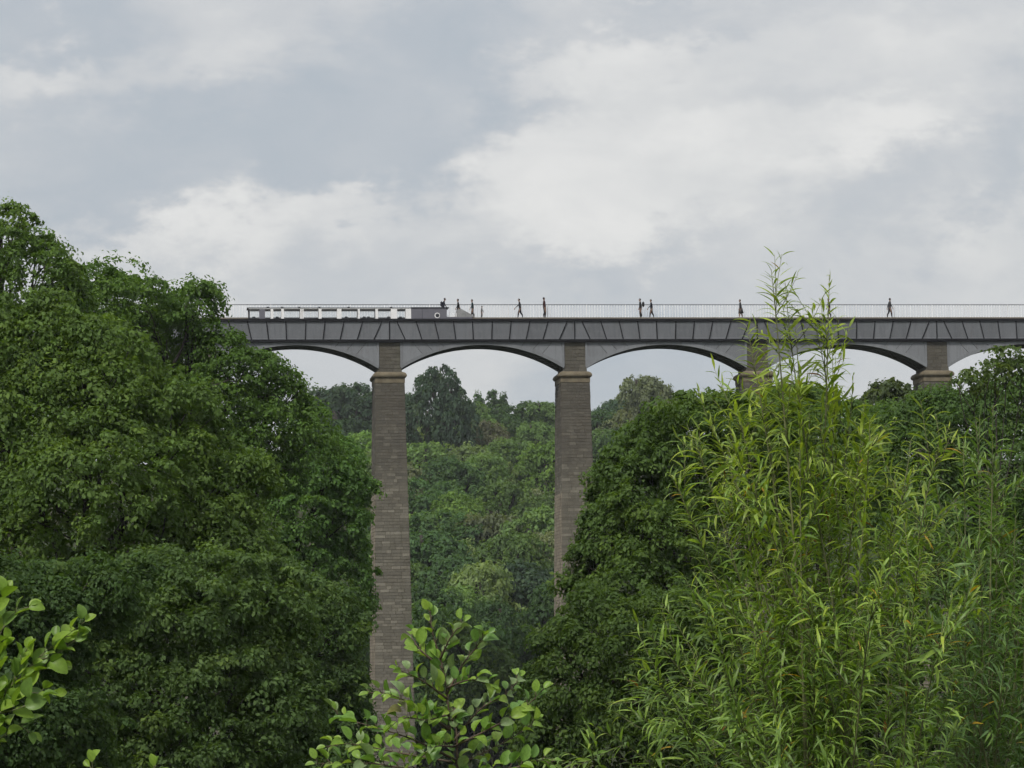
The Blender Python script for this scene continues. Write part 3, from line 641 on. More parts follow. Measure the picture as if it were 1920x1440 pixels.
near_tree('broadleaf_tree', 'tall dark green tree filling the upper left edge, highest crown on that bank', 118,
          [(-20, 520, 110, 110, 0, 1), (70, 560, 80, 90, -1, 1), (-60, 650, 140, 120, 1, 1), (100, 660, 90, 100, 0, 1), (10, 430, 50, 45, 0, 1), (-120, 500, 100, 110, 0, 1), (60, 480, 45, 40, 0, 1), (125, 590, 40, 60, 0, 1), (0, 810, 150, 120, 2, 1), (140, 830, 110, 110, 2, 1)],
          71862, 0.174, (0.095, 0.164, 0.042), 11, r0=.5)
SPT = near_tree('spreading_tree', 'spreading tree with dark exposed limbs, its outer sprays overlapping the first visible arch', 135,
          [(230, 600, 95, 80, 0, 1), (190, 560, 55, 50, 0, 1), (290, 640, 66, 70, 3, 1), (362, 575, 44, 46, 0, 1), (335, 640, 44, 44, 3, 1), (270, 590, 50, 50, 0, 1), (445, 692, 66, 36, 0, 1.2), (415, 660, 44, 30, 0, 1), (520, 722, 34, 26, 0, 1), (545, 742, 26, 18, 0, 1), (495, 752, 54, 24, 0, 1),
           (390, 770, 110, 60, 0, 1), (510, 805, 90, 45, 0, 1), (580, 830, 50, 55, 0, 1), (430, 860, 110, 70, 0, 1), (250, 760, 120, 90, 2, 1), (200, 690, 70, 60, 1, 1)],
          78706, 0.181, (0.086, 0.157, 0.039), 12, r0=.45, per=70, spray=.6, shell=.2, stray=.12)
for pts, r in (([(262, 800, 1, ), (262, 748, -1), (252, 708, -2), (226, 684, -2.4), (204, 652, -2)], .20), ([(254, 715, -2), (270, 672, -2.2), (266, 632, -2), (258, 600, -1)], .12), ([(300, 735, -1), (345, 722, -2), (385, 727, -2.3), (430, 712, -2)], .12),
               ([(315, 725, 0), (322, 690, -.6), (340, 655, -.6), (352, 615, -.2), (362, 585, 0)], .10), ([(470, 745, -1), (510, 742, -1), (560, 735, -.5)], .05)): bare_limb(SPT, 135, pts, r)
near_tree('ash_tree', 'broad light green feathery tree in front of the spreading one on the bank', 88,
          [(150, 780, 170, 140, 0, 1), (30, 850, 160, 180, 0, 1), (280, 880, 140, 130, 0, 1), (170, 960, 190, 150, -1, 1), (350, 1000, 120, 110, 0, 1), (20, 1020, 160, 140, 0, 1), (250, 1080, 150, 110, -.5, 1), (420, 1080, 110, 90, 0, 1), (80, 1120, 150, 100, 0, 1), (430, 900, 80, 70, .5, 1), (190, 690, 90, 80, 0, 1), (90, 650, 110, 80, 0, 1), (-60, 700, 120, 120, 0, 1), (330, 790, 80, 70, 0, 1)],
          119770, 0.151, (0.101, 0.167, 0.046), 13, r0=.4, spray=.5)
near_tree('sycamore_tree', 'mid green leafy tree pressed against the foremost tall pier', 150,
          [(600, 900, 85, 60, 0, 1), (560, 980, 100, 80, 0, 1), (640, 960, 50, 70, 0, 1), (500, 920, 90, 70, 1, 1), (620, 1060, 75, 70, 0, 1), (540, 1090, 110, 80, 0, 1), (660, 1140, 34, 60, 0, 1), (450, 1020, 100, 90, 0, 1), (590, 1180, 90, 80, 0, 1), (640, 860, 35, 32, 1, 1)],
          71862, 0.206, (0.090, 0.174, 0.048), 14, r0=.4)
near_tree('alder_tree', 'low bushy dull green tree at the water\'s edge below the broad feathery one', 72,
          [(300, 1160, 170, 110, 0, 1), (470, 1170, 110, 90, .5, 1), (160, 1180, 130, 90, 0, 1), (200, 1270, 150, 110, -.5, 1), (430, 1260, 120, 90, 0, 1), (330, 1330, 170, 110, -.5, 1), (480, 1370, 130, 90, 0, 1), (120, 1380, 150, 100, 0, 1), (380, 1160, 100, 60, .5, 1), (300, 1430, 200, 80, 0, 1)],
          102660, 0.124, (0.086, 0.143, 0.048), 15, r0=.25, spray=.36)
near_tree('holly_tree', 'dark bottle green tree in the lower left corner behind the bright sprig', 64,
          [(-10, 1180, 130, 110, 0, 1), (100, 1150, 110, 90, 0, 1), (-40, 1320, 160, 130, 0, 1), (60, 1400, 170, 110, .5, 1), (190, 1120, 80, 70, 0, 1), (-100, 1220, 140, 130, 0, 1)],
          61596, 0.120, (0.062, 0.111, 0.039), 16, r0=.25, spray=.36)
near_tree('hazel_tree', 'shaded dark tree between the bushy one and the foot of the pier', 105,
          [(600, 1190, 85, 80, 0, 1), (510, 1130, 90, 70, 1, 1), (540, 1310, 110, 90, 0, 1), (640, 1300, 50, 70, 0, 1), (580, 1400, 120, 90, 0, 1), (645, 1390, 44, 80, 0, 1), (470, 1180, 90, 70, 1, 1), (500, 1250, 90, 80, 0, 1), (520, 1440, 160, 70, 0, 1)],
          71862, 0.158, (0.073, 0.128, 0.044), 17, r0=.3, spray=.48)
near_tree('dense_tree', 'dense dark rounded tree with lit edges covering the lower second pier', 92,
          [(1290, 850, 110, 90, 0, 1), (1215, 925, 90, 90, 0, 1), (1375, 835, 115, 82, 0, 1), (1175, 1015, 70, 80, 0, 1), (1260, 1010, 150, 140, 0, 1), (1400, 960, 140, 150, 1, 1), (1335, 790, 85, 42, 0, 1), (1165, 885, 42, 42, 0, 1), (1130, 1080, 42, 42, 0, 1), (1128, 1005, 36, 50, 0, 1), (1108, 1060, 36, 40, 0, 1), (1095, 1125, 40, 40, 0, 1), (1240, 1120, 150, 110, 0, 1), (1440, 808, 75, 50, 1, 1)],
          102660, 0.140, (0.086, 0.146, 0.042), 18, r0=.5, per=110, spray=.42, outward=.8, upb=.5)
near_tree('dense_tree', 'lower dark tree swelling out beneath the dense rounded one, nearly black inside', 78,
          [(1125, 1185, 75, 65, 0, 1), (1070, 1225, 50, 55, 0, 1), (1180, 1240, 130, 110, 0, 1), (1080, 1300, 90, 90, 0, 1), (1200, 1360, 150, 110, 0, 1), (1060, 1390, 80, 80, 0, 1), (1290, 1220, 120, 110, 1, 1), (1320, 1380, 140, 100, 1, 1)],
          78706, 0.120, (0.069, 0.118, 0.035), 19, r0=.35, per=110, spray=.36, outward=.8, upb=.5)
near_tree('leafy_tree', 'dark leafy tree behind the willow, rising to the ledge of the fourth pier', 112,
          [(1800, 823, 105, 70, 0, 1), (1880, 798, 85, 60, 0, 1), (1720, 868, 90, 90, 0, 1), (1840, 908, 140, 110, 0, 1), (1930, 838, 100, 110, 0, 1), (1690, 808, 50, 50, 0, 1), (1760, 988, 140, 110, 0, 1), (1880, 1048, 150, 120, 0, 1), (1960, 773, 80, 50, 0, 1), (1760, 768, 50, 30, 0, 1), (1890, 743, 60, 24, 0, 1)],
          78706, 0.157, (0.078, 0.139, 0.044), 20, r0=.4)
near_tree('leafy_tree', 'green tree crown under the fourth arch, half hidden behind the willow', 125,
          [(1500, 805, 90, 55, 0, 1), (1560, 830, 90, 80, 0, 1), (1460, 850, 90, 80, 0, 1), (1530, 920, 130, 90, 0, 1), (1620, 900, 80, 90, 0, 1), (1490, 755, 60, 24, 0, 1), (1640, 800, 40, 45, 0, 1)],
          44486, 0.174, (0.086, 0.153, 0.042), 21, r0=.4)
near_tree('thicket_tree', 'dark low tree behind the willows at the lower right corner', 60,
          [(1700, 1180, 130, 110, 0, 1), (1850, 1160, 130, 110, 0, 1), (1600, 1260, 130, 110, 0, 1), (1780, 1310, 160, 120, 0, 1), (1930, 1290, 120, 130, 0, 1), (1500, 1330, 140, 110, 0, 1), (1650, 1400, 160, 100, 0, 1), (1880, 1420, 160, 90, 0, 1), (1450, 1420, 130, 80, 0, 1)],
          49560, 0.120, (0.058, 0.095, 0.035), 24, r0=.25, spray=.34)
near_tree('sparse_tree', 'thin open tree with sky showing through its twigs under the fourth arch', 170,
          [(1660, 750, 42, 38, 0, 1), (1700, 765, 36, 36, 0, 1), (1630, 780, 36, 30, 0, 1), (1670, 800, 60, 40, 0, 1)],
          4200, 0.312, (0.077, 0.108, 0.052), 22, r0=.2, per=24, spray=.42, shell=.3)
near_tree('sparse_tree', 'wiry leaning tree whose open twigs cross the last arch', 100,
          [(1860, 705, 46, 24, 0, 1), (1905, 695, 36, 24, 0, 1), (1825, 720, 36, 18, 0, 1), (1885, 672, 30, 16, 0, 1)],
          1400, .17, (.080, .125, .042), 23, r0=.12, per=12, spray=.3, shell=.4, bump=.3)

# ---- trees of the far hillside
rgf = np.random.default_rng(77)
def proto(kind, seed):
    rg = np.random.default_rng(seed); L = []
    if kind == 'spire':
        for i in range(9):
            t = i/8; L.append([rg.normal(0, .02), rg.normal(0, .02), .18+.76*t, .20*(1-t)+.035, .20*(1-t)+.035, .09])
        nl, leaf, kw = 14000, .036, dict(per=40, spray=.055)
    else:
        wdt, base = dict(round=(.40, .34), broad=(.52, .36), tall=(.30, .30), dome=(.44, .22))[kind]
        L.append([0, 0, .58, wdt*.8, wdt*.8, .36])
        nb_ = 11 if kind != 'dome' else 14
        for i in range(nb_):
            a = rg.uniform(0, 2*pi); t = rg.uniform(-.35, 1); r = wdt*.62*math.sqrt(max(0, 1-max(0, t)**2))
            s_ = wdt*rg.uniform(.30, .50); L.append([r*cos(a), r*sin(a), .60+t*.28, s_, s_, s_*rg.uniform(.6, .9)])
        nl, leaf, kw = 13000, .036, dict(per=55, spray=.062, bump=.18, upb=.35, outward=.9, flat=.8)
    return (crown_mesh('crown', rg, L, nl, leaf, **kw), wood_mesh('trunk', rg, L if kind != 'spire' else L[:1], .018, 0, limbs=2))
PROTO = {k: [proto(k, s_+i) for i in range(2)] for k, s_ in (('round', 31), ('broad', 35), ('tall', 39), ('dome', 43), ('spire', 47))}
COL = {'pale green': (.155, .218, .092), 'mid green': (0.117, 0.194, 0.067), 'deep green': (0.063, 0.119, 0.048), 'bright green': (.140, .240, .060), 'dusky brown-green': (.150, .160, .105), 'blue-green': (0.062, 0.106, 0.069), 'grey-green': (0.145, 0.175, 0.103)}
def far_tree(px, ptop, H, kind, wide, colour, label, name='hillside_tree'):
    Yd = None; best = (1e9, 0)
    for md in np.arange(285., 720., 2.):                # nearest distance at which a tree of this height reaches that row
        q = at(px, ptop, md); h_ = q[2]-tz(q[0], md)
        if h_ < best[0]: best = (h_, md)
        if h_ <= H: Yd = md; break
    if Yd is None: Yd = best[1]; H = best[0]
    q = at(px, ptop, Yd); g = tz(q[0], Yd); H = H*1.06
    t = empty(name, (q[0], Yd, g)); tag(t, label, 'tree', 'trees on the far hillside')
    cm, tm = PROTO[kind][int(rgf.integers(2))]; rz = rgf.uniform(0, 2*pi)
    for nm, me, mt in (('trunk', tm, 'bark'), ('crown', cm, 'foliage')):
        o = raw(nm, me, mt, t); o.scale = (H*wide, H*wide, H); o.rotation_euler = (0, 0, rz)
    cc = np.array(COL[colour])*rgf.uniform(.82, 1.30); o.color = (*cc, 1)
    return t
# skyline individuals
SKY = [(812, 716, 25, 'dome', .62, 'blue-green', 'big dark domed tree standing highest on the skyline just past the foremost pier'),
       (640, 742, 19, 'round', 1.2, 'blue-green', 'blue-green skyline tree midway between the leafy bank and the foremost pier'),
       (682, 735, 20, 'broad', .9, 'blue-green', 'dark skyline tree touching the far side of the foremost pier'),
       (605, 752, 16, 'round', 1.0, 'blue-green', 'blue-green skyline tree next to the leafy bank tree under the first arch'),
       (766, 752, 16, 'round', .8, 'blue-green', 'small dark tree squeezed between the domed tree and the foremost pier'),
       (898, 748, 12, 'spire', .8, 'deep green', 'thin pointed tree alone on the skyline beside the domed one'),
       (926, 744, 15, 'spire', .9, 'deep green', 'taller pointed conifer of the tight pair on the skyline between the piers'),
       (942, 750, 13, 'spire', .8, 'deep green', 'shorter pointed conifer of the tight pair on the skyline between the piers'),
       (870, 764, 15, 'broad', 1.0, 'mid green', 'low green skyline tree between the domed tree and the thin pointed one'),
       (972, 764, 14, 'broad', 1.1, 'deep green', 'low flat skyline tree just after the conifer pair'),
       (1012, 766, 14, 'round', 1.1, 'mid green', 'low skyline tree nearest the second tall pier, in the gap'),
       (1205, 726, 22, 'round', .75, 'grey-green', 'tallest grey-green skyline tree beyond the second pier'),
       (1150, 762, 15, 'broad', 1.0, 'blue-green', 'low dark skyline tree beside the second pier'),
       (1180, 750, 16, 'round', .9, 'grey-green', 'rounded grey-green skyline tree before the tallest one past the second pier'),
       (1240, 748, 16, 'round', .9, 'grey-green', 'grey-green skyline tree meeting the dense dark tree')]
for a in SKY: far_tree(*a)
# rows below the skyline seen through the gap between the piers
ORD = ['first', 'second', 'third', 'fourth', 'fifth', 'sixth', 'seventh', 'eighth', 'ninth', 'tenth', 'eleventh']
ROWS = [(795, ['pale green', 'mid green', 'dusky brown-green', 'mid green']), (838, ['mid green', 'pale green', 'mid green', 'bright green']), (880, ['grey-green', 'deep green', 'mid green', 'deep green']),
        (928, ['deep green', 'bright green', 'mid green', 'grey-green']), (975, ['mid green', 'deep green', 'grey-green', 'mid green']), (1022, ['deep green', 'pale green', 'mid green', 'grey-green']),
        (1070, ['mid green', 'deep green', 'pale green', 'blue-green']), (1118, ['deep green', 'mid green', 'grey-green', 'deep green']), (1165, ['mid green', 'deep green', 'deep green', 'mid green']),
        (1215, ['deep green', 'mid green', 'deep green', 'pale green']), (1268, ['deep green', 'deep green', 'mid green', 'deep green'])]
POSW = ['hard by the foremost pier', 'just past the foremost pier', 'mid gap', 'by the second pier']
for r, (pt, cols) in enumerate(ROWS):
    for k, cn in enumerate(cols):
        px = [775, 848, 925, 1005][k]+rgf.uniform(-14, 14)+(22 if r % 2 else -8); kd = ['round', 'broad', 'round', 'tall', 'broad', 'round'][int(rgf.integers(6))]
        far_tree(px, pt+rgf.uniform(-13, 13), rgf.uniform(13, 17), kd, rgf.uniform(.72, .98), cn, f'{cn} tree in the {ORD[r]} row below the skyline, {POSW[k]}')
for r, (pt, xs2) in enumerate(((800, (600, 655)), (826, (625, 680)), (862, (655, 690)))):
    for k, px in enumerate(xs2):
        cn = [['blue-green', 'deep green'], ['bright green', 'bright green'], ['mid green', 'pale green']][r][k]
        far_tree(px, pt, 14, 'round', 1.1, cn, f'{cn} tree {["just", "a little", "well"][r]} below skyline between leafy bank and foremost pier, {["bank side", "pier side"][k]}')
for r, (pt, xs2) in enumerate(((785, (1125, 1170, 1220)), (820, (1120, 1160)))):
    for k, px in enumerate(xs2):
        cn = [['deep green', 'grey-green', 'mid green'], ['mid green', 'deep green']][r][k]
        far_tree(px, pt, 14, 'round', 1.15, cn, f'{cn} hillside tree past the second pier, {["upper", "lower"][r]} row, {ORD[k]} out from the stone')

# ------------------------------------------------------------------ foreground shrubs
def leaf_shape(name, length, width, seg, widest=.4, curl=.25, fold=.18, tip=1.4):
    V = []; F = []
    for i in range(seg+1):
        t = i/seg; ang = curl*t*1.6; y_ = length*(math.sin(ang)/max(.01, curl*1.6) if curl else t); z_ = -length*((1-math.cos(ang))/max(.01, curl*1.6) if curl else 0)
        wv = (t/widest)**.75 if t < widest else ((1-t)/(1-widest))**(1/tip)
        if tip > 1.8: wv = math.sin(pi*min(.985, max(.02, t))**(.9 if t < .5 else 1.05))**.62
        wv = max(.03, wv)*width*.5
        V += [(-wv, y_, z_+wv*fold*2), (0, y_, z_), (wv, y_, z_+wv*fold*2)]
    for i in range(seg):
        for j in range(2): F.append((3*i+j, 3*i+j+1, 3*i+4+j, 3*i+3+j))
    return np.array(V), np.array(F)
def frame(d, nz):
    y = nrm(d); z = nrm(nz-y*np.dot(nz, y)); x = np.cross(y, z); return np.stack([x, y, z], 1)
def place_leaves(thing, shapes, items, cols, m, n_single, mat4base):
    """items: (pos, dir, up, scale, tone, shape index); the n_single largest in view are objects of their own, the rest one part"""
    mes = []
    for V, F in shapes: mes.append(mesh_np('leaf', V, F, np.full(len(V), .5)))
    items = sorted(items, key=lambda q: (q[5] < 0, np.linalg.norm(q[0]-CAM)/q[3]))
    base = np.array(mat4base)
    for pos, d, up, sc, tone, si in items[:n_single]:
        A = frame(d, up)*sc; o = raw('leaf', mes[si], m, thing, tone)
        M = Matrix.Identity(4)
        for i in range(3):
            for j in range(3): M[i][j] = A[i, j]
            M[i][3] = (pos-base)[i]
        o.matrix_local = M
    groups = {}
    for it in items[n_single:]: groups.setdefault(tuple(it[4]), []).append(it)
    for tone, its in groups.items():
        VV = []; FF = []; TT = []; k = 0
        for pos, d, up, sc, _, si in its:
            V, F = shapes[si]; VV.append(V@(frame(d, up)*sc).T+(pos-base)); FF.append(F+k); k += len(V); TT.append(np.full(len(V), random.random()))
        o = raw('foliage', mesh_np('foliage', np.concatenate(VV), np.concatenate(FF), np.concatenate(TT)), m, thing, tone); o['kind'] = 'stuff'

def bez(p0, p1, p2, p3, t): return p0*(1-t)**3+3*p1*t*(1-t)**2+3*p2*t*t*(1-t)+p3*t**3
WILLOW = [leaf_shape('w', l_, w_, 6, .38, c, .2) for l_, w_, c in ((.112, .0150, .35), (.105, .0145, .75), (.118, .0135, 1.05), (.095, .0160, .15), (.085, .0105, .5), (.125, .0175, .6))]
random.seed(4)
def willow(name, label, Y0, tips, root_px, seed, tones, tone_f, n_single=300, leafstart=.3, thick=.0065):
    rg = np.random.default_rng(seed); items = []; stems = []
    rp = at(root_px, 1440, Y0); base = np.array([rp[0], Y0, tz(rp[0], Y0)])
    t_ = empty(name, base); tag(t_, label, 'shrub', 'willow shrubs on the near bank')
    mb = MB()
    for (px, py, dY, bend, bare) in tips:
        tip = at(px, py, Y0+dY); L = np.linalg.norm(tip-base)
        r0 = base+np.array([rg.normal(0, .12), rg.normal(0, .12), 0]); hor = tip[0]-base[0]
        p1 = r0+np.array([hor*.22, dY*.3, (tip[2]-base[2])*.45]); p2 = tip+np.array([-hor*.35*bend, -dY*.25, -(tip[2]-base[2])*.16*(1 if bend > .5 else 1.6)+.05*bend])+rg.normal(0, .03, 3)
        ts = np.linspace(0, 1, 16); pts = [bez(r0, p1, p2, tip, q) for q in ts]
        mb.tube(pts, [thick*(1-.87*q)*(L/2.2) for q in ts], 5)
        n_ = int(L*(1-leafstart)*rg.uniform(40, 48)); ph = rg.normal(0, .8); flip = 1
        for i in range(n_):
            q = leafstart+(1-leafstart)*(i+rg.random()*.5)/n_
            if bare and q < bare: continue
            p = bez(r0, p1, p2, tip, q); tn = nrm(bez(r0, p1, p2, tip, min(1, q+.01))-bez(r0, p1, p2, tip, q-.01))
            flip = -flip; a = nrm(np.cross(tn, np.array([.3, .9, .1]))); b = np.cross(tn, a); rd = (a*cos(ph)+b*sin(ph))*flip; ph += rg.normal(.02, .16)
            open_ = rg.uniform(.62, .98)*(1-.45*max(0, (q-.9)/.1))
            d = nrm(tn*cos(open_)+rd*sin(open_)+np.array([0, 0, -.10])+rg.normal(0, .07, 3))
            sc = rg.uniform(.55, 1.25)*(1-.45*max(0, (q-.88)/.12))
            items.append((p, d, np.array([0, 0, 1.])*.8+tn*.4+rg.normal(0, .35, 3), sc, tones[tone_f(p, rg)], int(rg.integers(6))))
        # side twigs
        for i in range(int(L*4.5)):
            q = rg.uniform(leafstart+.1, .92)
            if bare and q < bare: continue
            p = bez(r0, p1, p2, tip, q); tn = nrm(bez(r0, p1, p2, tip, min(1, q+.01))-bez(r0, p1, p2, tip, q-.01))
            d = nrm(tn*1.0+rg.normal(0, .6, 3)); ln = rg.uniform(.10, .30); e = p+d*ln+np.array([0, 0, .02])
            mb.tube([p, (p+e)/2+rg.normal(0, .008, 3), e], [.0022, .0016, .0008], 4)
            for j in range(int(ln*50)):
                s_ = (j+.6)/max(1, int(ln*50)); flip = -flip; a = nrm(np.cross(d, np.array([.2, 1, .1]))); b = np.cross(d, a); rd = (a*cos(ph)+b*sin(ph))*flip; op = rg.uniform(.55, .95)*(1-.4*s_)
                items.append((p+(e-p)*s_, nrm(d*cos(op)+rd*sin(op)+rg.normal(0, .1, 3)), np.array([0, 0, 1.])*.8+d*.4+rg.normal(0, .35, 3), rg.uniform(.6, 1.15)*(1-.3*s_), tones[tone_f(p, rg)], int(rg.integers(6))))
    V = [np.array(p)-base for p in mb.V]; raw('stem', mesh('stem', V, mb.F, True), 'green_bark', t_)
    place_leaves(t_, WILLOW, items, None, 'near_leaf', n_single, base)
    return len(items)
rg = np.random.default_rng(3)
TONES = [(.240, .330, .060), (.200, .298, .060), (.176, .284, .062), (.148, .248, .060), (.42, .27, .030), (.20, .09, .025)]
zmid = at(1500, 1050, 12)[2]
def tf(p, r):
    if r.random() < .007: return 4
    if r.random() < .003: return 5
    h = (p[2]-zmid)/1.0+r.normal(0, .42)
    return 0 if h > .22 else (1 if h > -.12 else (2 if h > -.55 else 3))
tips = [(1446, 505, -.2, .7, .3), (1472, 530, -.1, .5, .3), (1555, 515, 0, .3, .35), (1540, 560, .1, .4, .3), (1490, 600, 0, .6, .2), (1400, 610, 0, .8, .3), (1300, 815, -.2, .9, 0), (1255, 885, -.3, .9, 0), (1330, 790, .1, .9, 0),
        (1780, 800, 0, 1.0, 0), (1600, 700, .2, .5, 0), (1620, 790, 0, .6, 0), (1430, 720, .1, .7, 0), (1380, 760, .2, .8, 0), (1500, 690, -.2, .5, 0), (1560, 640, .3, .3, .3), (1350, 880, 0, .9, 0), (1280, 1080, -.2, 1, 0), (1185, 1160, -.3, 1, 0),
        (1170, 1270, -.4, 1, 0), (1240, 1130, .1, 1, 0), (1110, 1360, -.3, 1.1, 0), (1180, 1330, 0, 1, 0), (1060, 1410, -.3, 1.1, 0)]
for i in range(24): tips.append((rg.uniform(1330, 1740), rg.uniform(740, 1150), rg.uniform(-.9, .9), rg.uniform(.4, 1), 0))
for i in range(26): tips.append((rg.uniform(1190, 1830), rg.uniform(1060, 1420), rg.uniform(-1.4, .4), rg.uniform(.4, 1), 0))
n1 = willow('willow', 'large yellow-green narrow-leaved willow shrub whose tip rises across the aqueduct', 12.0, tips, 1560, 51, TONES, tf)
tips = [(1806, 830, 0, .4, .45), (1862, 760, 0, .2, .66), (1870, 850, .1, .3, .5), (1905, 960, 0, .6, .4), (1700, 880, .2, .8, 0), (1750, 870, .1, .7, 0), (1830, 790, .3, .4, .4)]
for i in range(26): tips.append((rg.uniform(1680, 1960), rg.uniform(900, 1400), rg.uniform(-.8, .9), rg.uniform(.3, .9), 0))
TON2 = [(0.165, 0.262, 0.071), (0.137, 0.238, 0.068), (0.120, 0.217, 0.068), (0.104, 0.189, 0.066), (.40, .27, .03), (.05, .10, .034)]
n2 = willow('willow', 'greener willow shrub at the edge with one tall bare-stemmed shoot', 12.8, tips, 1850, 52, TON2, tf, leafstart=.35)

# alder sapling and sprigs of round leaves close to the viewer
ALD = [leaf_shape('a', .078, .052, 6, .58, c, f, 2.2) for c, f in ((.2, .25), (.55, .4), (.1, .55), (.9, .3))]
def sapling(name, label, Yd, paths, seed, tones, step_px=24, size=1.0, n_single=400, extra=(), shapes=ALD, root=None, twig='brown_twig', thick=.006, leafy=.55):
    rg = np.random.default_rng(seed); items = []; mb = MB(); k = ppm(Yd)
    rp = at(root[0], root[1], Yd); base = np.array([rp[0], Yd, tz(rp[0], Yd)])
    t_ = empty(name, base); tag(t_, label, 'sapling')
    for pi2, path in enumerate(paths):
        w3 = []
        for q in path:
            if q is None: w3.append(base.copy())
            else: w3.append(at(q[0], q[1], Yd+(q[2] if len(q) > 2 else 0)))
        w3 = np.array(w3); seg = []
        for i in range(len(w3)-1):                      # Catmull-Rom through the points
            p0, p1, p2, p3 = w3[max(0, i-1)], w3[i], w3[i+1], w3[min(len(w3)-1, i+2)]
            for s_ in np.linspace(0, 1, 8, endpoint=False):
                seg.append(.5*((2*p1)+(p2-p0)*s_+(2*p0-5*p1+4*p2-p3)*s_*s_+(3*p1-p0-3*p2+p3)*s_**3))
        seg.append(w3[-1]); seg = np.array(seg); L = np.r_[0, np.cumsum(np.linalg.norm(np.diff(seg, axis=0), axis=1))]
        main = path[0] is None
        mb.tube(seg, [(thick if main else thick*.45)*(1-.8*l/L[-1]) for l in L], 6)
        s_ = L[-1]*(leafy if main else .18); side = 1; st_ = step_px/k
        while s_ < L[-1]+1e-6:
            p = np.array([np.interp(s_, L, seg[:, j]) for j in range(3)]); q = np.array([np.interp(min(L[-1], s_+.01), L, seg[:, j]) for j in range(3)]); q0 = np.array([np.interp(max(0, s_-.01), L, seg[:, j]) for j in range(3)])
            tn = nrm(q-q0); endf = s_/L[-1]; side = -side
            lat = nrm(np.cross(tn, _F))*side*rg.uniform(.5, 1.1)+nrm(np.array([0, rg.normal(0, .6), rg.uniform(.0, .6)]))*.6
            d = nrm(tn*rg.uniform(.6, 1.4)+lat+np.array([0, 0, .25]))
            pe = p+d*.012; mb.tube([p, pe], [.0011, .0009], 4)
            up = nrm(np.array([0, 0, 1.])+rg.normal(0, .55, 3)+np.array([0, -.5, 0]))
            items.append((pe, d, up, size*rg.uniform(.55, 1.1)*(1-.35*max(0, endf-.75)/.25), tones[int(rg.integers(len(tones)))], int(rg.integers(len(shapes)))))
            s_ += st_*rg.uniform(.7, 1.3)
        items.append((w3[-1], nrm(seg[-1]-seg[-4]), np.array([.2, -.6, .8]), size*.55, tones[0], 0))
    items += [(at(a, b, Yd+c), np.array(d, float), np.array(u, float), s2, tn2, si) for a, b, c, d, u, s2, tn2, si in extra]
    V = [np.array(p)-base for p in mb.V]; raw('stem', mesh('stem', V, mb.F, True), twig, t_)
    place_leaves(t_, shapes, items, None, 'near_leaf', n_single, base)
    return len(items)
AT = [(0.189, 0.311, 0.055), (0.152, 0.275, 0.055), (0.226, 0.342, 0.061), (0.134, 0.250, 0.067), (0.201, 0.287, 0.134)]
n3 = sapling('alder_sapling', 'young broad-leaved alder in front of the foot of the foremost pier', 6.6,
    [[None, (858, 1440), (845, 1370), (838, 1300), (826, 1235), (812, 1190), (806, 1145)],
     [(838, 1300), (868, 1245), (892, 1215), (908, 1190, -.05)], [(832, 1255), (790, 1220), (770, 1190, .05)], [(838, 1310), (790, 1275, -.05), (745, 1255, -.08)],
     [(845, 1370), (780, 1325, -.1), (725, 1300, -.12), (690, 1300, -.12)], [(850, 1390), (900, 1330), (950, 1300, .05), (975, 1268, .08)], [(850, 1400), (930, 1360, -.05), (985, 1325, -.05), (1020, 1290, -.05)],
     [(855, 1425), (770, 1385, -.1), (690, 1360, -.12), (640, 1345, -.1), (628, 1330, -.1)], [(856, 1430), (740, 1410, .1), (660, 1395, .1), (610, 1400, .1)], [(856, 1435), (930, 1400, .1), (980, 1370, .1), (1005, 1350, .1)],
     [(858, 1445), (760, 1440, -.1), (680, 1430, -.15), (590, 1432, -.15)], [(858, 1450), (960, 1440, -.1), (1010, 1425, -.1), (1040, 1435, -.1)], [(838, 1290), (880, 1275, -.08), (920, 1285, -.1)], [(840, 1340), (800, 1350, -.1), (760, 1345, -.15), (735, 1360, -.15)],
     [(826, 1235), (845, 1195, -.05), (870, 1165, -.05)], [(850, 1400), (815, 1400, -.15), (790, 1420, -.18)]],
    61, AT, step_px=10, size=.49, root=(860, 1440),
    extra=[(752, 1335, -.15, (-.9, -.1, .3), (.2, .5, .6), .62, (.27, .25, .21), 3), (745, 1318, -.15, (.8, -.1, -.3), (0, .4, .8), .5, (.25, .235, .20), 3)])
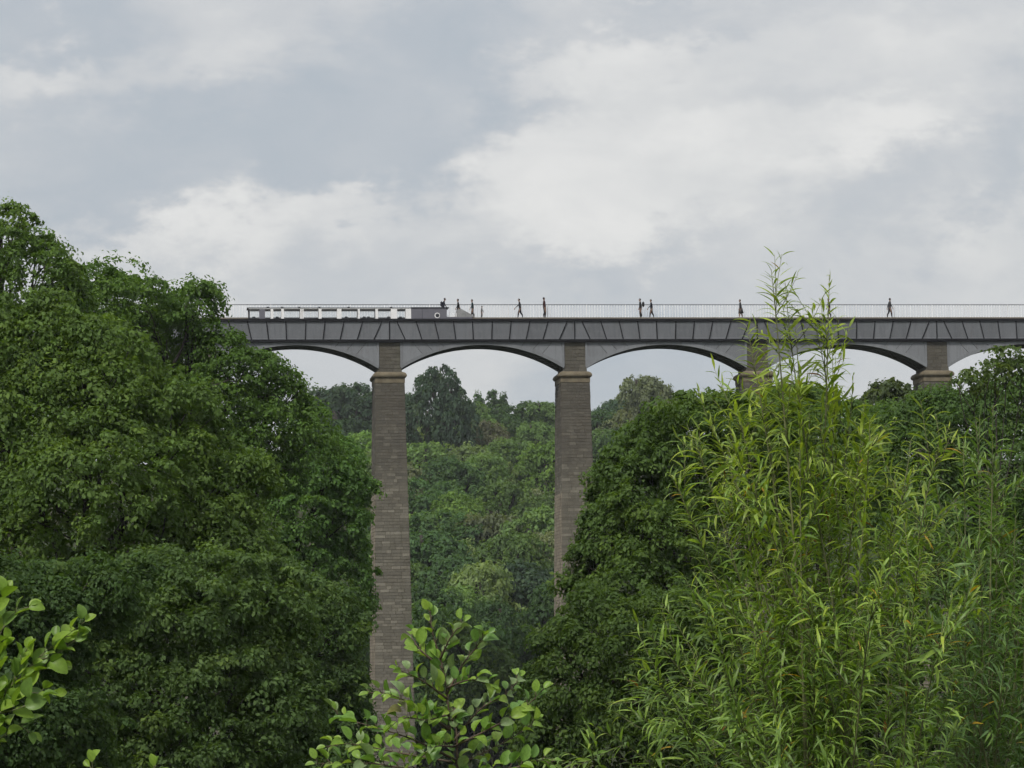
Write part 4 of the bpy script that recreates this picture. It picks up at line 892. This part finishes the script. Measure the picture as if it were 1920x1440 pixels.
OV = [leaf_shape('o', .045, .034, 6, .5, c, f, 1.9) for c, f in ((.2, .2), (.5, .3), (.1, .4))]
YT = [(0.189, 0.299, 0.041), (0.159, 0.262, 0.041), (0.213, 0.323, 0.055), (0.128, 0.220, 0.049)]
n4 = sapling('leafy_sprig', 'bright yellow-green round-leaved sprig reaching in at the lower left edge', 6.0,
    [[None, (-60, 1440), (-30, 1360), (20, 1290), (70, 1235), (120, 1195), (160, 1165)], [(-40, 1380), (-20, 1260), (0, 1190), (20, 1155), (55, 1135)], [(-30, 1350), (10, 1320), (50, 1300), (95, 1300)], [(70, 1235), (100, 1230), (150, 1192)],
     [(-45, 1400), (0, 1385), (30, 1360), (60, 1375)], [(20, 1290), (40, 1240), (50, 1215)], [(-20, 1340), (30, 1330, -.05), (70, 1310, -.05)], [(-50, 1420), (-10, 1300), (-5, 1230), (8, 1210)], [(-10, 1330), (40, 1270), (110, 1250)], [(-40, 1200), (-5, 1135), (10, 1108)]],
    62, YT, step_px=14, root=(-80, 1440), shapes=OV, twig='green_bark', thick=.004)
n5 = sapling('leafy_sprig', 'small bright sprig poking up at the bottom edge beneath the bushy tree', 6.0,
    [[None, (186, 2100), (184, 1700), (182, 1500), (178, 1465), (174, 1440), (172, 1428)], [None, (302, 2100), (300, 1700), (298, 1510), (294, 1470), (290, 1448), (288, 1436)]], 63, YT, step_px=15, root=(230, 1440), shapes=OV, twig='green_bark', thick=.003, leafy=.975)
# the damp air of the valley
m, n = mat('haze'); pv = n('ShaderNodeVolumePrincipled', {'Color': (.86, .91, .96, 1), 'Density': HAZE, 'Anisotropy': .2})
n.t.links.new(pv.outputs[0], n('ShaderNodeOutputMaterial').inputs['Volume'])
hz = MB().box(-4100, 4100, -2600, 6100, -3.2, 84).build('haze', 'haze'); hz['kind'] = 'stuff'
tag(hz, 'thin pale haze filling the valley air', 'haze')
print('leaves', n1, n2, n3, n4, n5)
tris = sum(len(m_.loops)-2*len(m_.polygons) for m_ in bpy.data.meshes); print('tris', tris, 'objects', len(bpy.data.objects))
